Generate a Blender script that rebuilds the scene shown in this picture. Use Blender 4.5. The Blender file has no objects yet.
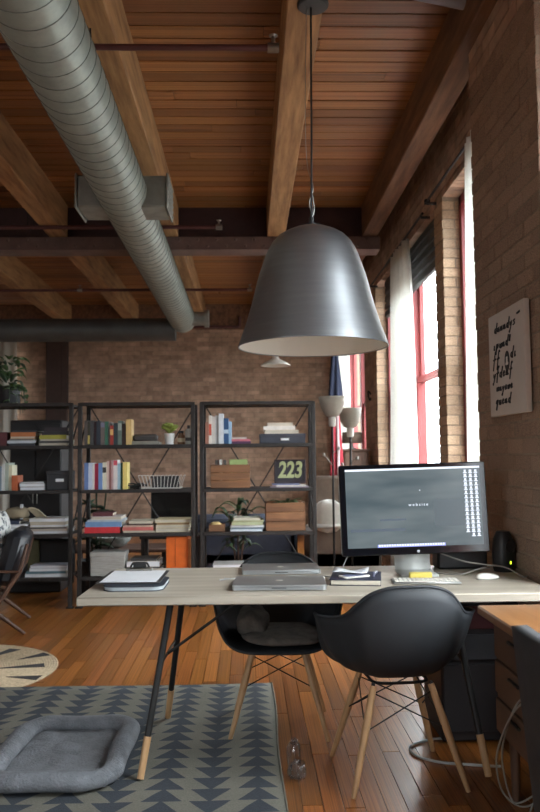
import bpy, bmesh, math, random
from mathutils import Vector, Matrix
random.seed(7)
sc = bpy.context.scene
C = sc.collection
PI = math.pi

# ------------------------------------------------------------------ camera
TH, PS, RO = 0.06545, 0.02844, 0.010
fw = Vector((math.sin(PS)*math.cos(TH), math.cos(PS)*math.cos(TH), math.sin(TH)))
rt = Vector((math.cos(PS), -math.sin(PS), 0)); up = rt.cross(fw)
rt, up = rt*math.cos(RO)-up*math.sin(RO), up*math.cos(RO)+rt*math.sin(RO)
cam_d = bpy.data.cameras.new('camera'); cam = bpy.data.objects.new('camera', cam_d); C.objects.link(cam)
m = Matrix((rt, up, -fw)).transposed().to_4x4(); m.translation = (0, 0, 1.27); cam.matrix_world = m
cam_d.sensor_fit = 'VERTICAL'; cam_d.sensor_height = 36.0; cam_d.sensor_width = 24.0
cam_d.lens = 790.0/812.0*36.0
cam_d.clip_start = 0.05; cam_d.clip_end = 200
cam_d.dof.use_dof = True; cam_d.dof.focus_distance = 3.35; cam_d.dof.aperture_fstop = 4.5
sc.camera = cam

# ------------------------------------------------------------------ world, daylight, exposure
W = bpy.data.worlds.new('overcast_sky'); sc.world = W; W.use_nodes = True
bg = W.node_tree.nodes['Background']
wt = W.node_tree; tcw = wt.nodes.new('ShaderNodeTexCoord'); sxw = wt.nodes.new('ShaderNodeSeparateXYZ'); crw = wt.nodes.new('ShaderNodeValToRGB')
wt.links.new(tcw.outputs['Generated'], sxw.inputs[0]); wt.links.new(sxw.outputs['Z'], crw.inputs['Fac'])
crw.color_ramp.elements[0].position = 0.0; crw.color_ramp.elements[0].color = (.36, .385, .42, 1)      # overcast: horizon a third of the zenith
crw.color_ramp.elements[1].position = 1.0; crw.color_ramp.elements[1].color = (.95, .98, 1.0, 1)
gm = wt.nodes.new('ShaderNodeMath'); gm.operation = 'GREATER_THAN'; gm.inputs[1].default_value = -.02; wt.links.new(sxw.outputs['Z'], gm.inputs[0])
mxw = wt.nodes.new('ShaderNodeMix'); mxw.data_type = 'RGBA'; wt.links.new(gm.outputs[0], mxw.inputs['Factor'])
mxw.inputs['A'].default_value = (.12, .115, .11, 1); wt.links.new(crw.outputs[0], mxw.inputs['B'])       # street below the horizon
wt.links.new(mxw.outputs['Result'], bg.inputs['Color']); bg.inputs['Strength'].default_value = 20.0
sc.view_settings.view_transform = 'Standard'; sc.view_settings.look = 'None'
sc.view_settings.exposure = 0.56; sc.view_settings.gamma = 1.0; sc.view_settings.use_curve_mapping = False
sc.cycles.use_denoising = True
sc.cycles.max_bounces = 8; sc.cycles.diffuse_bounces = 5; sc.cycles.transparent_max_bounces = 12
sc.cycles.sample_clamp_indirect = 6.0
def portal(name, loc, rot, sx, sy):
    l = bpy.data.lights.new(name, 'AREA'); l.shape = 'RECTANGLE'; l.size = sx; l.size_y = sy
    l.cycles.is_portal = True
    o = bpy.data.objects.new(name, l); C.objects.link(o); o.location = loc; o.rotation_euler = rot
ZS, ZH = 0.6, 3.25                       # window sill and head heights
XW, XP = 1.5, 1.25                       # window wall face, projecting brick pier face
WIN = [(0.7, 3.05), (4.32, 5.90), (6.15, 9.07), (10.0, 12.5)]
for a, b in WIN:
    portal('sky_portal', (1.88, (a+b)/2, (ZS+ZH)/2), (0, PI/2, 0), ZH-ZS, b-a)
portal('sky_portal', (-4.6, 13.58, 1.9), (PI/2, 0, PI), 1.5, 2.7)
BW = (-4.6, -3.0)                         # window in the wall behind the camera
portal('sky_portal', ((BW[0]+BW[1])/2, -2.88, 1.9), (PI/2, 0, 0), BW[1]-BW[0], 2.6)

# ------------------------------------------------------------------ materials
MATS = {}
def lin(c):
    return tuple(((x/255)/12.92 if x/255 <= .04045 else ((x/255+.055)/1.055)**2.4) for x in c)
def mat(name, col, rough=.6, metal=0., var=.12, scale=6., stretch=(1,1,1), bump=0., bscale=None, rnd=0., island=False,
        col2=None, spec=.5, emit=None, coat=0., offs=False, translucent=0., lowc=.35, highc=.65):
    """procedural material: noise-mixed colour, optional bump, per-object or per-piece variation. col in sRGB 0-255"""
    if name in MATS: return MATS[name]
    M = bpy.data.materials.new(name); M.use_nodes = True; nt = M.node_tree; N = nt.nodes; L = nt.links
    P = N['Principled BSDF']
    tc = N.new('ShaderNodeTexCoord'); mp = N.new('ShaderNodeMapping')
    mp.inputs['Scale'].default_value = tuple(scale*s for s in stretch)
    L.new(tc.outputs['Object'], mp.inputs['Vector'])
    if island:
        oi = N.new('ShaderNodeNewGeometry'); rs = oi.outputs['Random Per Island']
    else:
        oi = N.new('ShaderNodeObjectInfo'); rs = oi.outputs['Random']
    if offs:
        mu = N.new('ShaderNodeMath'); mu.operation = 'MULTIPLY'; mu.inputs[1].default_value = 57.0
        L.new(rs, mu.inputs[0]); L.new(mu.outputs[0], mp.inputs['Location'])
    nz = N.new('ShaderNodeTexNoise'); nz.inputs['Detail'].default_value = 5; nz.inputs['Scale'].default_value = 1.0
    nz.inputs['Roughness'].default_value = .6
    L.new(mp.outputs[0], nz.inputs['Vector'])
    cr = N.new('ShaderNodeValToRGB'); cr.color_ramp.elements[0].position = lowc; cr.color_ramp.elements[1].position = highc
    c = lin(col)
    a = lin(col2) if col2 else tuple(x*(1-var) for x in c)
    b = c if col2 else tuple(min(1, x*(1+var)) for x in c)
    cr.color_ramp.elements[0].color = (*a, 1); cr.color_ramp.elements[1].color = (*b, 1)
    L.new(nz.outputs['Fac'], cr.inputs['Fac'])
    out = cr.outputs['Color']
    if rnd:
        hs = N.new('ShaderNodeHueSaturation'); mr = N.new('ShaderNodeMapRange')
        mr.inputs['To Min'].default_value = 1-rnd; mr.inputs['To Max'].default_value = 1+rnd
        L.new(rs, mr.inputs['Value']); L.new(mr.outputs[0], hs.inputs['Value'])
        mr2 = N.new('ShaderNodeMapRange'); mr2.inputs['To Min'].default_value = .5-rnd*.015; mr2.inputs['To Max'].default_value = .5+rnd*.015
        wr = N.new('ShaderNodeMath'); wr.operation = 'PINGPONG'; wr.inputs[1].default_value = .13
        L.new(rs, wr.inputs[0]); mr2.inputs['From Max'].default_value = .13
        L.new(wr.outputs[0], mr2.inputs['Value']); L.new(mr2.outputs[0], hs.inputs['Hue'])
        L.new(out, hs.inputs['Color']); out = hs.outputs['Color']
    L.new(out, P.inputs['Base Color'])
    P.inputs['Roughness'].default_value = rough; P.inputs['Metallic'].default_value = metal
    P.inputs['Specular IOR Level'].default_value = spec; P.inputs['Coat Weight'].default_value = coat
    P.inputs['Coat Roughness'].default_value = .25
    if emit:
        P.inputs['Emission Color'].default_value = (*lin(emit[0]), 1); P.inputs['Emission Strength'].default_value = emit[1]
    if bump:
        bn = N.new('ShaderNodeTexNoise'); bn.inputs['Detail'].default_value = 4
        bn.inputs['Scale'].default_value = 1.0
        mp2 = N.new('ShaderNodeMapping'); s = bscale or scale*3; mp2.inputs['Scale'].default_value = tuple(s*x for x in stretch)
        L.new(tc.outputs['Object'], mp2.inputs['Vector']); L.new(mp2.outputs[0], bn.inputs['Vector'])
        bp = N.new('ShaderNodeBump'); bp.inputs['Strength'].default_value = bump; bp.inputs['Distance'].default_value = .01
        L.new(bn.outputs['Fac'], bp.inputs['Height']); L.new(bp.outputs[0], P.inputs['Normal'])
    if translucent:
        tr = N.new('ShaderNodeBsdfTranslucent'); mx = N.new('ShaderNodeMixShader'); mx.inputs[0].default_value = translucent
        L.new(out, tr.inputs['Color']); L.new(P.outputs[0], mx.inputs[1]); L.new(tr.outputs[0], mx.inputs[2])
        L.new(mx.outputs[0], N['Material Output'].inputs['Surface'])
    MATS[name] = M
    return M
def glass_mat():
    M = bpy.data.materials.new('window_glass'); M.use_nodes = True; N = M.node_tree.nodes; L = M.node_tree.links
    t = N.new('ShaderNodeBsdfTransparent'); g = N.new('ShaderNodeBsdfGlossy'); g.inputs['Roughness'].default_value = .02
    mx = N.new('ShaderNodeMixShader'); mx.inputs[0].default_value = .08
    t.inputs['Color'].default_value = (.95, .97, .97, 1)
    L.new(t.outputs[0], mx.inputs[1]); L.new(g.outputs[0], mx.inputs[2]); L.new(mx.outputs[0], N['Material Output'].inputs['Surface'])
    MATS['window_glass'] = M; return M
GLASS = glass_mat()
def clear_plastic():
    M = bpy.data.materials.new('clear_plastic'); M.use_nodes = True; N = M.node_tree.nodes; L = M.node_tree.links
    t = N.new('ShaderNodeBsdfTransparent'); g = N.new('ShaderNodeBsdfGlossy'); g.inputs['Roughness'].default_value = .15
    mx = N.new('ShaderNodeMixShader'); lw = N.new('ShaderNodeLayerWeight'); lw.inputs['Blend'].default_value = .45
    t.inputs['Color'].default_value = (.9, .9, .9, 1)
    L.new(lw.outputs['Facing'], mx.inputs[0]); L.new(t.outputs[0], mx.inputs[1]); L.new(g.outputs[0], mx.inputs[2])
    L.new(mx.outputs[0], N['Material Output'].inputs['Surface']); return M

BRICK = mat('brick_pier', (152, 126, 107), .88, var=.3, scale=16, bump=.6, bscale=45, rnd=.15, offs=True)
BRICKI = mat('brick_courses', (166, 138, 118), .88, var=.22, scale=7, bump=.4, bscale=40, rnd=.2, island=True)
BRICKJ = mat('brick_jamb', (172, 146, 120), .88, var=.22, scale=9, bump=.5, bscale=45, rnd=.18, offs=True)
MORTAR = mat('mortar', (146, 128, 110), .95, var=.2, scale=14, bump=.5, bscale=70)
FLOORP = mat('floor_plank', (182, 115, 55), .28, var=.3, col2=(100, 56, 24), scale=7, stretch=(2.2, .16, 1), rnd=.30, offs=True, coat=.1, spec=.4, bump=.06, bscale=30, lowc=.25, highc=.75)
FLOORI = mat('floor_boards', (182, 115, 55), .28, col2=(100, 56, 24), scale=7, stretch=(2.2, .16, 1), rnd=.30, island=True, offs=True, coat=.1, spec=.4, lowc=.25, highc=.75)
CEILP = mat('ceiling_board', (168, 114, 66), .5, col2=(106, 68, 38), scale=6, stretch=(.12, 2.4, 2.4), rnd=.3, offs=True, coat=.15, lowc=.3, highc=.7)
CEILI = mat('ceiling_boards', (168, 114, 66), .5, col2=(106, 68, 38), scale=6, stretch=(.12, 2.4, 2.4), rnd=.22, island=True, offs=True, lowc=.3, highc=.7)
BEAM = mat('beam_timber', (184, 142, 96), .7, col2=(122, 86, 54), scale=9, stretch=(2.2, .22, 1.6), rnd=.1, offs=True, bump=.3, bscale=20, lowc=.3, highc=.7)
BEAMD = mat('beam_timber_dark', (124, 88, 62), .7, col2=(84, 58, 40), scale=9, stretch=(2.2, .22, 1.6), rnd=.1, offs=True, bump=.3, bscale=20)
STEEL = mat('girder_paint', (58, 38, 40), .55, var=.25, scale=5, bump=.1)
FLANGE = mat('girder_flange', (104, 84, 80), .5, var=.2, scale=5)
PIPE = mat('sprinkler_pipe', (84, 46, 46), .5, var=.15, scale=10)
GALV = mat('galvanised_duct', (152, 162, 156), .45, .4, var=.12, scale=10, bump=.03)
GALVD = mat('duct_box_steel', (140, 144, 140), .55, .3, var=.15, scale=8)
DUCTD = mat('dark_duct', (96, 100, 100), .5, .5, var=.12, scale=4)
RED = mat('window_red_paint', (138, 58, 58), .5, var=.12, scale=8)
CURT = mat('curtain_linen', (240, 240, 236), .9, var=.03, scale=30, translucent=.5)
SHADE = mat('lamp_shade_grey', (146, 149, 152), .42, .85, var=.06, scale=3, stretch=(1, 1, 12))
WHITE = mat('white_enamel', (226, 222, 212), .5, var=.03)
OFFW = mat('off_white', (206, 202, 194), .65, var=.05)
BLACK = mat('black_plastic', (26, 27, 29), .45, var=.15, scale=8)
SHELL = mat('chair_shell_black', (40, 43, 47), .58, var=.12, scale=5, bump=.03)
DARKM = mat('black_metal', (38, 37, 37), .5, .35, var=.2, scale=10)
SHELFM = mat('shelf_iron', (50, 46, 44), .6, .35, var=.25, scale=9, rnd=.1)
SHELFW = mat('shelf_board_dark', (52, 44, 40), .6, var=.25, scale=6, stretch=(.3, 2, 2))
DOWEL = mat('maple_dowel', (190, 150, 108), .45, var=.15, scale=14, stretch=(2, 2, .2))
DESKW = mat('desk_pale_wood', (190, 181, 166), .42, var=.07, col2=(166, 156, 140), scale=6, stretch=(.25, 3, 3), bump=.04)
ALU = mat('aluminium', (176, 178, 178), .38, .85, var=.04)
STAND = mat('aluminium_stand', (176, 178, 174), .5, .1, var=.04)
GREY = mat('grey_fabric', (114, 117, 122), .95, var=.16, scale=14, bump=.6, bscale=90)
PADF = mat('dark_wool', (104, 97, 90), .97, var=.25, scale=20, bump=.7, bscale=120)
PAPER = mat('paper', (224, 226, 230), .8, var=.03)
PAGES = mat('page_edges', (196, 188, 172), .85, var=.1, scale=60, stretch=(.2, .2, 4))
CRATE = mat('crate_wood', (140, 97, 64), .6, col2=(100, 67, 44), scale=8, stretch=(.3, 2, 2), rnd=.12, offs=True)
TEAK = mat('teak_wood', (96, 66, 48), .5, col2=(70, 46, 34), scale=8, stretch=(1, 1, .3))
ORANGEW = mat('honey_wood_top', (150, 104, 62), .4, col2=(120, 78, 42), scale=6, stretch=(2, .3, 2), coat=.3)
CABW = mat('brown_cabinet', (98, 70, 52), .6, col2=(76, 54, 40), scale=6, stretch=(2, .4, .4))
LEATH = mat('black_leather', (30, 32, 38), .38, var=.15, scale=12, bump=.1)
CABLEW = mat('cable_white', (178, 178, 176), .5, var=.04)
CABLEG = mat('cable_grey', (142, 139, 132), .5, var=.05)
LEAF = mat('leaf_green', (66, 92, 52), .45, var=.3, scale=8, rnd=.2)
LEAFD = mat('leaf_dark', (54, 72, 52), .45, var=.3, scale=8, rnd=.2)
LEAFL = mat('leaf_lime', (150, 164, 84), .5, var=.25, scale=14, rnd=.15)
POTB = mat('pot_black', (34, 35, 38), .5, var=.1)
POTW = mat('pot_white', (212, 210, 206), .4, var=.04)
BRASS = mat('steel_knuckle', (150, 148, 142), .3, .9, var=.05)
_cm = {}
def cmat(col, rough=.6):
    k = tuple(col)
    if k not in _cm: _cm[k] = mat('cover_%02x%02x%02x' % k, col, rough, var=.1, scale=18)
    return _cm[k]

# ------------------------------------------------------------------ mesh helpers
class MB:
    def __init__(s): s.v = []; s.f = []
    def add(s, vs, fs, M=None):
        o = len(s.v)
        s.v += [tuple(M @ Vector(p)) for p in vs] if M is not None else [tuple(p) for p in vs]
        s.f += [tuple(i+o for i in f) for f in fs]; return s
    def box(s, c, d, M=None):
        x, y, z = (k/2 for k in d)
        vs = [(c[0]+i*x, c[1]+j*y, c[2]+k*z) for i in (-1, 1) for j in (-1, 1) for k in (-1, 1)]
        return s.add(vs, [(0,1,3,2), (4,6,7,5), (0,4,5,1), (2,3,7,6), (0,2,6,4), (1,5,7,3)], M)
    def b2(s, x0, x1, y0, y1, z0, z1): return s.box(((x0+x1)/2, (y0+y1)/2, (z0+z1)/2), (x1-x0, y1-y0, z1-z0))
    def bbox(s, c, d, b=.004, M=None):
        h = [k/2 for k in d]; b = min(b, min(h)*.9); vs = []; ix = {}
        for i in (-1, 1):
            for j in (-1, 1):
                for k in (-1, 1):
                    for a in range(3):
                        p = [i*(h[0]-(a != 0)*b), j*(h[1]-(a != 1)*b), k*(h[2]-(a != 2)*b)]
                        ix[(i, j, k, a)] = len(vs); vs.append([c[q]+p[q] for q in range(3)])
        fs = []
        def key(a, sa, b_, sb, c_, sc_, ax):
            t = [0, 0, 0]; t[a] = sa; t[b_] = sb; t[c_] = sc_; return ix[(*t, ax)]
        for a in range(3):
            b_, c_ = (a+1) % 3, (a+2) % 3
            for sa in (-1, 1):
                fs.append(tuple(key(a, sa, b_, q, c_, w, a) for q, w in ((-1,-1), (1,-1), (1,1), (-1,1))))
            for sa in (-1, 1):
                for sb in (-1, 1):
                    fs.append((key(a,sa,b_,sb,c_,-1,a), key(a,sa,b_,sb,c_,1,a), key(a,sa,b_,sb,c_,1,b_), key(a,sa,b_,sb,c_,-1,b_)))
        for i in (-1, 1):
            for j in (-1, 1):
                for k in (-1, 1): fs.append(tuple(ix[(i, j, k, a)] for a in range(3)))
        return s.add(vs, fs, M)
    def tube(s, pts, r, n=8, closed=False, flat=1.0):
        P = [Vector(p) for p in pts]; K = len(P); R = r if isinstance(r, (list, tuple)) else [r]*K
        t0 = (P[1]-P[0]).normalized(); nrm = t0.orthogonal().normalized(); vs = []; fs = []
        if abs(t0.z) < .9: nrm = (Vector((0,0,1))-t0*t0.z).normalized()
        pt = t0
        for i in range(K):
            if closed: t = (P[(i+1) % K]-P[i-1]).normalized()
            else: t = (P[min(i+1, K-1)]-P[max(i-1, 0)]).normalized()
            ax = pt.cross(t)
            if ax.length > 1e-6: nrm = Matrix.Rotation(pt.angle(t), 3, ax) @ nrm
            nrm = (nrm - t*nrm.dot(t)).normalized(); pt = t; bi = t.cross(nrm)
            for k in range(n):
                a = 2*PI*k/n; vs.append(P[i]+nrm*(math.cos(a)*R[i]*flat)+bi*(math.sin(a)*R[i]))
        for i in range(K if closed else K-1):
            for k in range(n):
                i2 = (i+1) % K
                fs.append((i*n+k, i*n+(k+1) % n, i2*n+(k+1) % n, i2*n+k))
        if not closed: fs += [tuple(range(n)), tuple((K-1)*n+k for k in range(n))]
        return s.add(vs, fs)
    def lathe(s, prof, n=32, c=(0,0,0), M=None):
        vs = []; fs = []; K = len(prof); s.w = s.__dict__.get('w', False) or any(q[0] < 1e-4 for q in prof)
        for r, z in prof:
            for k in range(n):
                a = 2*PI*k/n; vs.append((c[0]+r*math.cos(a), c[1]+r*math.sin(a), c[2]+z))
        for i in range(K-1):
            for k in range(n): fs.append((i*n+k, i*n+(k+1) % n, (i+1)*n+(k+1) % n, (i+1)*n+k))
        if prof[0][0] > 1e-5 and prof[0][0] < 1e3 and not getattr(s, 'open', False):
            fs.append(tuple(range(n)))
        if not getattr(s, 'open', False): fs.append(tuple((K-1)*n+k for k in range(n)))
        return s.add(vs, fs, M)
    def sheet(s, fn, nu, nv, cu=False):
        vs = [fn(i/(nu if cu else nu-1), j/(nv-1)) for i in range(nu) for j in range(nv)]; fs = []
        for i in range(nu if cu else nu-1):
            for j in range(nv-1):
                i2 = (i+1) % nu; fs.append((i*nv+j, i2*nv+j, i2*nv+j+1, i*nv+j+1))
        return s.add(vs, fs)
    def build(s, name, m, parent=None, smooth=True, ang=38, weld=False):
        me = bpy.data.meshes.new(name); me.from_pydata(s.v, [], s.f)
        bm = bmesh.new(); bm.from_mesh(me)
        if weld or s.__dict__.get('w'): bmesh.ops.remove_doubles(bm, verts=bm.verts, dist=1e-5)
        bmesh.ops.recalc_face_normals(bm, faces=bm.faces); bm.to_mesh(me); bm.free()
        if smooth:
            me.polygons.foreach_set('use_smooth', [True]*len(me.polygons)); me.set_sharp_from_angle(angle=math.radians(ang))
        me.materials.append(m)
        o = bpy.data.objects.new(name, me); C.objects.link(o)
        if parent: o.parent = parent
        return o
def mb(): return MB()
def thing(name, label, cat, loc=(0,0,0), rz=0, group=None):
    o = bpy.data.objects.new(name, None); C.objects.link(o); o.location = loc; o.rotation_euler = (0, 0, rz)
    o.empty_display_size = .05
    o['label'] = label; o['category'] = cat
    if group: o['group'] = group
    return o
def tag(o, label, cat, group=None):
    o['label'] = label; o['category'] = cat
    if group: o['group'] = group
    return o
def struct(o): o['kind'] = 'structure'; return o
def stuff(o): o['kind'] = 'stuff'; return o
def inst(name, me, parent, loc, scale=(1,1,1), rot=(0,0,0)):
    o = bpy.data.objects.new(name, me); C.objects.link(o); o.parent = parent; o.location = loc; o.scale = scale; o.rotation_euler = rot
    return o
def proto(mbv, m, name='piece', smooth=False):
    o = mbv.build(name, m, None, smooth); me = o.data; bpy.data.objects.remove(o); return me
def spline(pts, n=24, closed=False):
    """Catmull-Rom through pts"""
    P = [Vector(p) for p in pts]; K = len(P); out = []
    segs = K if closed else K-1
    per = max(2, n//segs)
    for i in range(segs):
        g = (lambda k: P[k % K]) if closed else (lambda k: P[max(0, min(K-1, k))])
        a, b, c, d = g(i-1), g(i), g(i+1), g(i+2)
        for q in range(per):
            t = q/per
            out.append(.5*((2*b)+(-a+c)*t+(2*a-5*b+4*c-d)*t*t+(-a+3*b-3*c+d)*t**3))
    if not closed: out.append(P[-1])
    return out
def text_mesh(name, s, size, m, parent, M, extrude=.0005, bold=0., shear=0.):
    cu = bpy.data.curves.new(name, 'FONT'); cu.body = s; cu.size = size; cu.extrude = extrude; cu.align_x = 'CENTER'; cu.align_y = 'CENTER'; cu.offset = bold; cu.shear = shear
    t = bpy.data.objects.new(name, cu); C.objects.link(t)
    dg = bpy.context.evaluated_depsgraph_get(); me = bpy.data.meshes.new_from_object(t.evaluated_get(dg))
    bpy.data.objects.remove(t); bpy.data.curves.remove(cu)
    me.transform(M); me.materials.clear(); me.materials.append(m)
    o = bpy.data.objects.new(name, me); C.objects.link(o)
    if parent: o.parent = parent
    return o

# ================================================================== ROOM SHELL
XL, YB, YF, ZC, ZB = -6.0, -2.5, 13.2, 3.84, 3.51    # left wall, back wall, far wall, ceiling, beam underside
# --- floor
floor = struct(mb().b2(XL, 1.9, YB, YF+.4, -.2, -.012).build('floor', mat('subfloor', (60, 36, 20), .8), smooth=False))
PW = .076
plank_me = proto(mb().bbox((.5, .5, -.5), (.96, .998, 1), .012), FLOORP)
big = []; rest = mb()
col = 0; x = 1.86
while x > XL+.05:
    x -= PW; y = YB + random.uniform(0, 1.2)-1.2
    while y < YF+.3:
        ln = random.uniform(.6, 1.5); y0, y1 = max(y, YB), min(y+ln, YF+.35); y += ln
        if y1-y0 < .05: continue
        cx, cy = x+PW/2, (y0+y1)/2
        vis = y1 > 2.9 and y0 < 7.0 and cx > -.2-cy*.33 and cx < .05+cy*.34 and not (cx < .05 and y1 < 4.6) and cx < 1.45
        if vis: big.append((cy, x, y0, y1))
        else: rest.b2(x+.001, x+PW-.001, y0, y1-.002, -.012, 0)
big.sort()
for cy, x0, y0, y1 in big[:300]: inst('plank', plank_me, floor, (x0, y0, 0), (PW, y1-y0-.002, .012))
for cy, x0, y0, y1 in big[300:]: rest.b2(x0+.001, x0+PW-.001, y0, y1-.002, -.012, 0)
stuff(rest.build('distant_planks', FLOORI, floor, smooth=False))

# --- ceiling: boards run across the room, timber beams run along it
ceil = struct(mb().b2(XL, 1.9, YB, YF+.4, ZC+.026, ZC+.2).build('ceiling', mat('ceiling_deck', (40, 24, 14), .9), smooth=False))
board_me = proto(mb().bbox((.5, .5, .5), (1, .93, 1), .03), CEILP)
y = 3.3
while y < YF:
    cuts = sorted([random.uniform(-4.5, 1.0) for _ in range(2)])
    xs = [XL, *cuts, 1.85]
    for a, b in zip(xs[:-1], xs[1:]):
        if b-a > .04 and b > -y*.36-.4: inst('ceiling_board', board_me, ceil, (a, y, ZC+random.uniform(0, .004)), (b-a-.003, .138, .028))
    y += .14
r = mb(); y = 3.3-.14
while y > YB: r.b2(XL, 1.85, y, y+.134, ZC, ZC+.03); y -= .14
stuff(r.build('boards_overhead', CEILI, ceil, smooth=False))
BX = [(-3.09, -2.91), (-1.985, -1.80), (-.865, -.685), (.21, .395), (1.18, 1.338)]
GY = 7.88                                                # girder face
for i, (a, b) in enumerate(BX):
    for k, (y0, y1) in enumerate(((YB, GY+.02), (GY+.22, YF))):
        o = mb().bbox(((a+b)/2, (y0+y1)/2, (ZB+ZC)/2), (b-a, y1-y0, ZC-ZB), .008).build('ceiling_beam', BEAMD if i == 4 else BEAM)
        w = ['leftmost', 'second from left', 'middle left, beside the spiral duct', 'middle, above the big pendant lamp', 'rightmost, along the window wall'][i]
        tag(o, 'rough timber ceiling beam, %s, %s the steel girder' % (w, 'in front of' if k == 0 else 'beyond'), 'beam', 'timber ceiling beams')
g = thing('steel_girder', 'dark riveted steel girder crossing the ceiling under the planks', 'girder', (0, GY, 0))
mb().b2(XL, 1.36, .1, .13, 3.40, ZC).build('web', STEEL, g, smooth=False)
mb().b2(XL, 1.36, .0, .24, 3.375, 3.39).b2(XL, 1.36, -.012, 0, 3.375, 3.505).build('flange', FLANGE, g, smooth=False)
rv = proto(mb().lathe([(.018, 0), (.015, .009), (.007, .014), (0, .015)], 8), FLANGE, 'rivet', True); x = -4
while x < 1.3:
    for zz in (3.41, 3.475): inst('rivet', rv, g, (x+(.09 if zz > 3.45 else 0), -.012, zz), rot=(PI/2, 0, 0))
    x += .19
o = mb().b2(XL, 1.5, -.05, .05, 3.43, 3.84).build('ledger', BEAMD, None, False); o.location = (0, YF-.06, 0); struct(o); o.name = 'trim_1'

# --- brick helper: courses of bricks on a plane (axis 'x': wall along X facing -Y; axis 'y': wall along Y facing -X)
BH, BL, BJ = .075, .21, .009
def courses(M_, axis, face, a0, a1, z0, z1, holes=(), depth=.05, proud=.001):
    row = int(round(z0/BH)); z = row*BH
    while z < z1:
        off = (row % 2)*BL/2; a = a0-off
        while a < a1:
            s, e = max(a, a0)+BJ/2, min(a+BL, a1)-BJ/2; a += BL
            if e-s < .02: continue
            segs = [(s, e)]
            for ha, hb, hz0, hz1 in holes:
                if z+BH > hz0+.01 and z < hz1-.01:
                    ns = []
                    for p, q in segs:
                        if q <= ha or p >= hb: ns.append((p, q))
                        else:
                            if p < ha-.02: ns.append((p, ha))
                            if q > hb+.02: ns.append((hb, q))
                    segs = ns
            pr = proud+random.uniform(-.002, .002)
            for p, q in segs:
                if axis == 'x': M_.b2(p, q, face-pr, face+depth, z+BJ/2, min(z+BH-BJ/2, z1))
                else: M_.b2(face-pr, face+depth, p, q, z+BJ/2, min(z+BH-BJ/2, z1))
        z += BH; row += 1
    return M_
# --- far wall with a window at its left
FWIN = (-5.35, -3.85)
w = mb().b2(XL, FWIN[0], YF, YF+.35, 0, ZC).b2(FWIN[1], 1.9, YF, YF+.35, 0, ZC).b2(*FWIN, YF, YF+.35, 0, ZS).b2(*FWIN, YF, YF+.35, ZH, ZC)
wall_far = struct(w.build('wall_far', MORTAR, smooth=False))
stuff(courses(mb(), 'x', YF-.004, XL+.01, 1.49, .0, ZC, [(FWIN[0], FWIN[1], ZS, ZH)]).build('brick_courses', BRICKI, wall_far, smooth=False))
o = mb().bbox((0, 0, 1.7), (.26, .16, 3.4), .01).bbox((.17, -.02, 1.7), (.09, .12, 3.4), .01).build('steel_column', mat('column_brown', (66, 50, 44), .7))
o.location = (-3.18, YF-.1, 0); tag(o, 'dark brown column standing against the far brick wall left of the shelves', 'column')
# --- window wall (right)
w = mb(); ed = [YB]+[q for p in WIN for q in p]+[YF+.35]
for a, b in zip(ed[::2], ed[1::2]): w.b2(XW+.005, 1.85, a+.003, b-.003, 0, ZC)
for a, b in WIN: w.b2(XW+.012, 1.85, a-.02, b+.02, 0, ZS-.01); w.b2(XW+.012, 1.85, a-.02, b+.02, ZH+.01, ZC)
wall_right = struct(w.build('wall_right', MORTAR, smooth=False))
pierbr = (5.90, 6.15)
holes = [(a, b, ZS, ZH) for a, b in WIN]+[(pierbr[0], pierbr[1], ZS, ZH), (9.07, 9.28, ZS, ZH)]
cb = courses(mb(), 'y', XW, YB, YF, 0, ZC, holes)
for a, b in WIN:                                          # soffits and near jambs
    yy = a
    while yy < b-.02: cb.b2(XW, 1.66, yy+.004, min(yy+.07, b), ZH-.004, ZH+.04); yy += .075
    zz = ZS
    while zz < ZH-.02: cb.b2(XW, 1.66, a-.04, a-.0, zz+.004, zz+.071); zz += .075
zz = ZS
while zz < ZH-.02:
    cb.b2(XW, 1.66, 12.5, 12.54, zz+.004, zz+.071); cb.b2(XW, 1.66, 3.05, 3.09, zz+.004, zz+.071); zz += .075
stuff(cb.build('brick_courses', BRICKI, wall_right, smooth=False))
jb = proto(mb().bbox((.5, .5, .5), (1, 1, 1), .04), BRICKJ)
zz = ZS
while zz < ZH-.03:                                        # bricks of the slim piers, lit by the windows
    d = random.uniform(-.004, .004)
    od = int(round(zz/.075)) % 2
    for j0, wj in ((5.90, .257), (9.07, .21)):
        if od: inst('brick', jb, wall_right, (XW-.003+d, j0-.002+d, zz+.004), (.165, wj, .067))
        else: inst('brick', jb, wall_right, (XW-.003+d, j0-.002+d, zz+.004), (.095, wj, .067)); inst('brick', jb, wall_right, (XW+.100, j0-.002-d, zz+.004), (.066, wj, .067))
    zz += .075
# --- projecting brick pier in front of the window wall
PY0, PY1 = 3.26, 4.25
wall_pier = struct(mb().b2(XP+.005, XW+.02, PY0+.005, PY1-.005, 0, ZC).build('wall_pier', MORTAR, smooth=False))
bk = proto(mb().bbox((.5, .5, .5), (1, 1, 1), .035), BRICK)
z = 0; row = 0; low = mb()
while z < ZC-.02:
    y = PY0; first = True; h = min(.066, ZC-z-.004)
    while y < PY1-.01:
        l = (.105 if row % 2 else .21) if first else .21
        y1 = min(y+l, PY1); d = random.uniform(-.003, .002)
        if PY1-y1 < .05: y1 = PY1
        if .6 < z < 3.3: inst('brick', bk, wall_pier, (XP+d, y+.004+(d if first else 0), z+.004), (.09, y1-y-.009, h))
        else: low.b2(XP+d, XP+.09, y+.004, y1-.005, z+.004, z+.004+h)
        if first: (low.b2(XP+.1, XW, PY0+d, PY0+.05, z+.004, z+.004+h))
        y = y1; first = False
    z += BH; row += 1
stuff(low.build('more_bricks', BRICKI, wall_pier, smooth=False))
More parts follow.
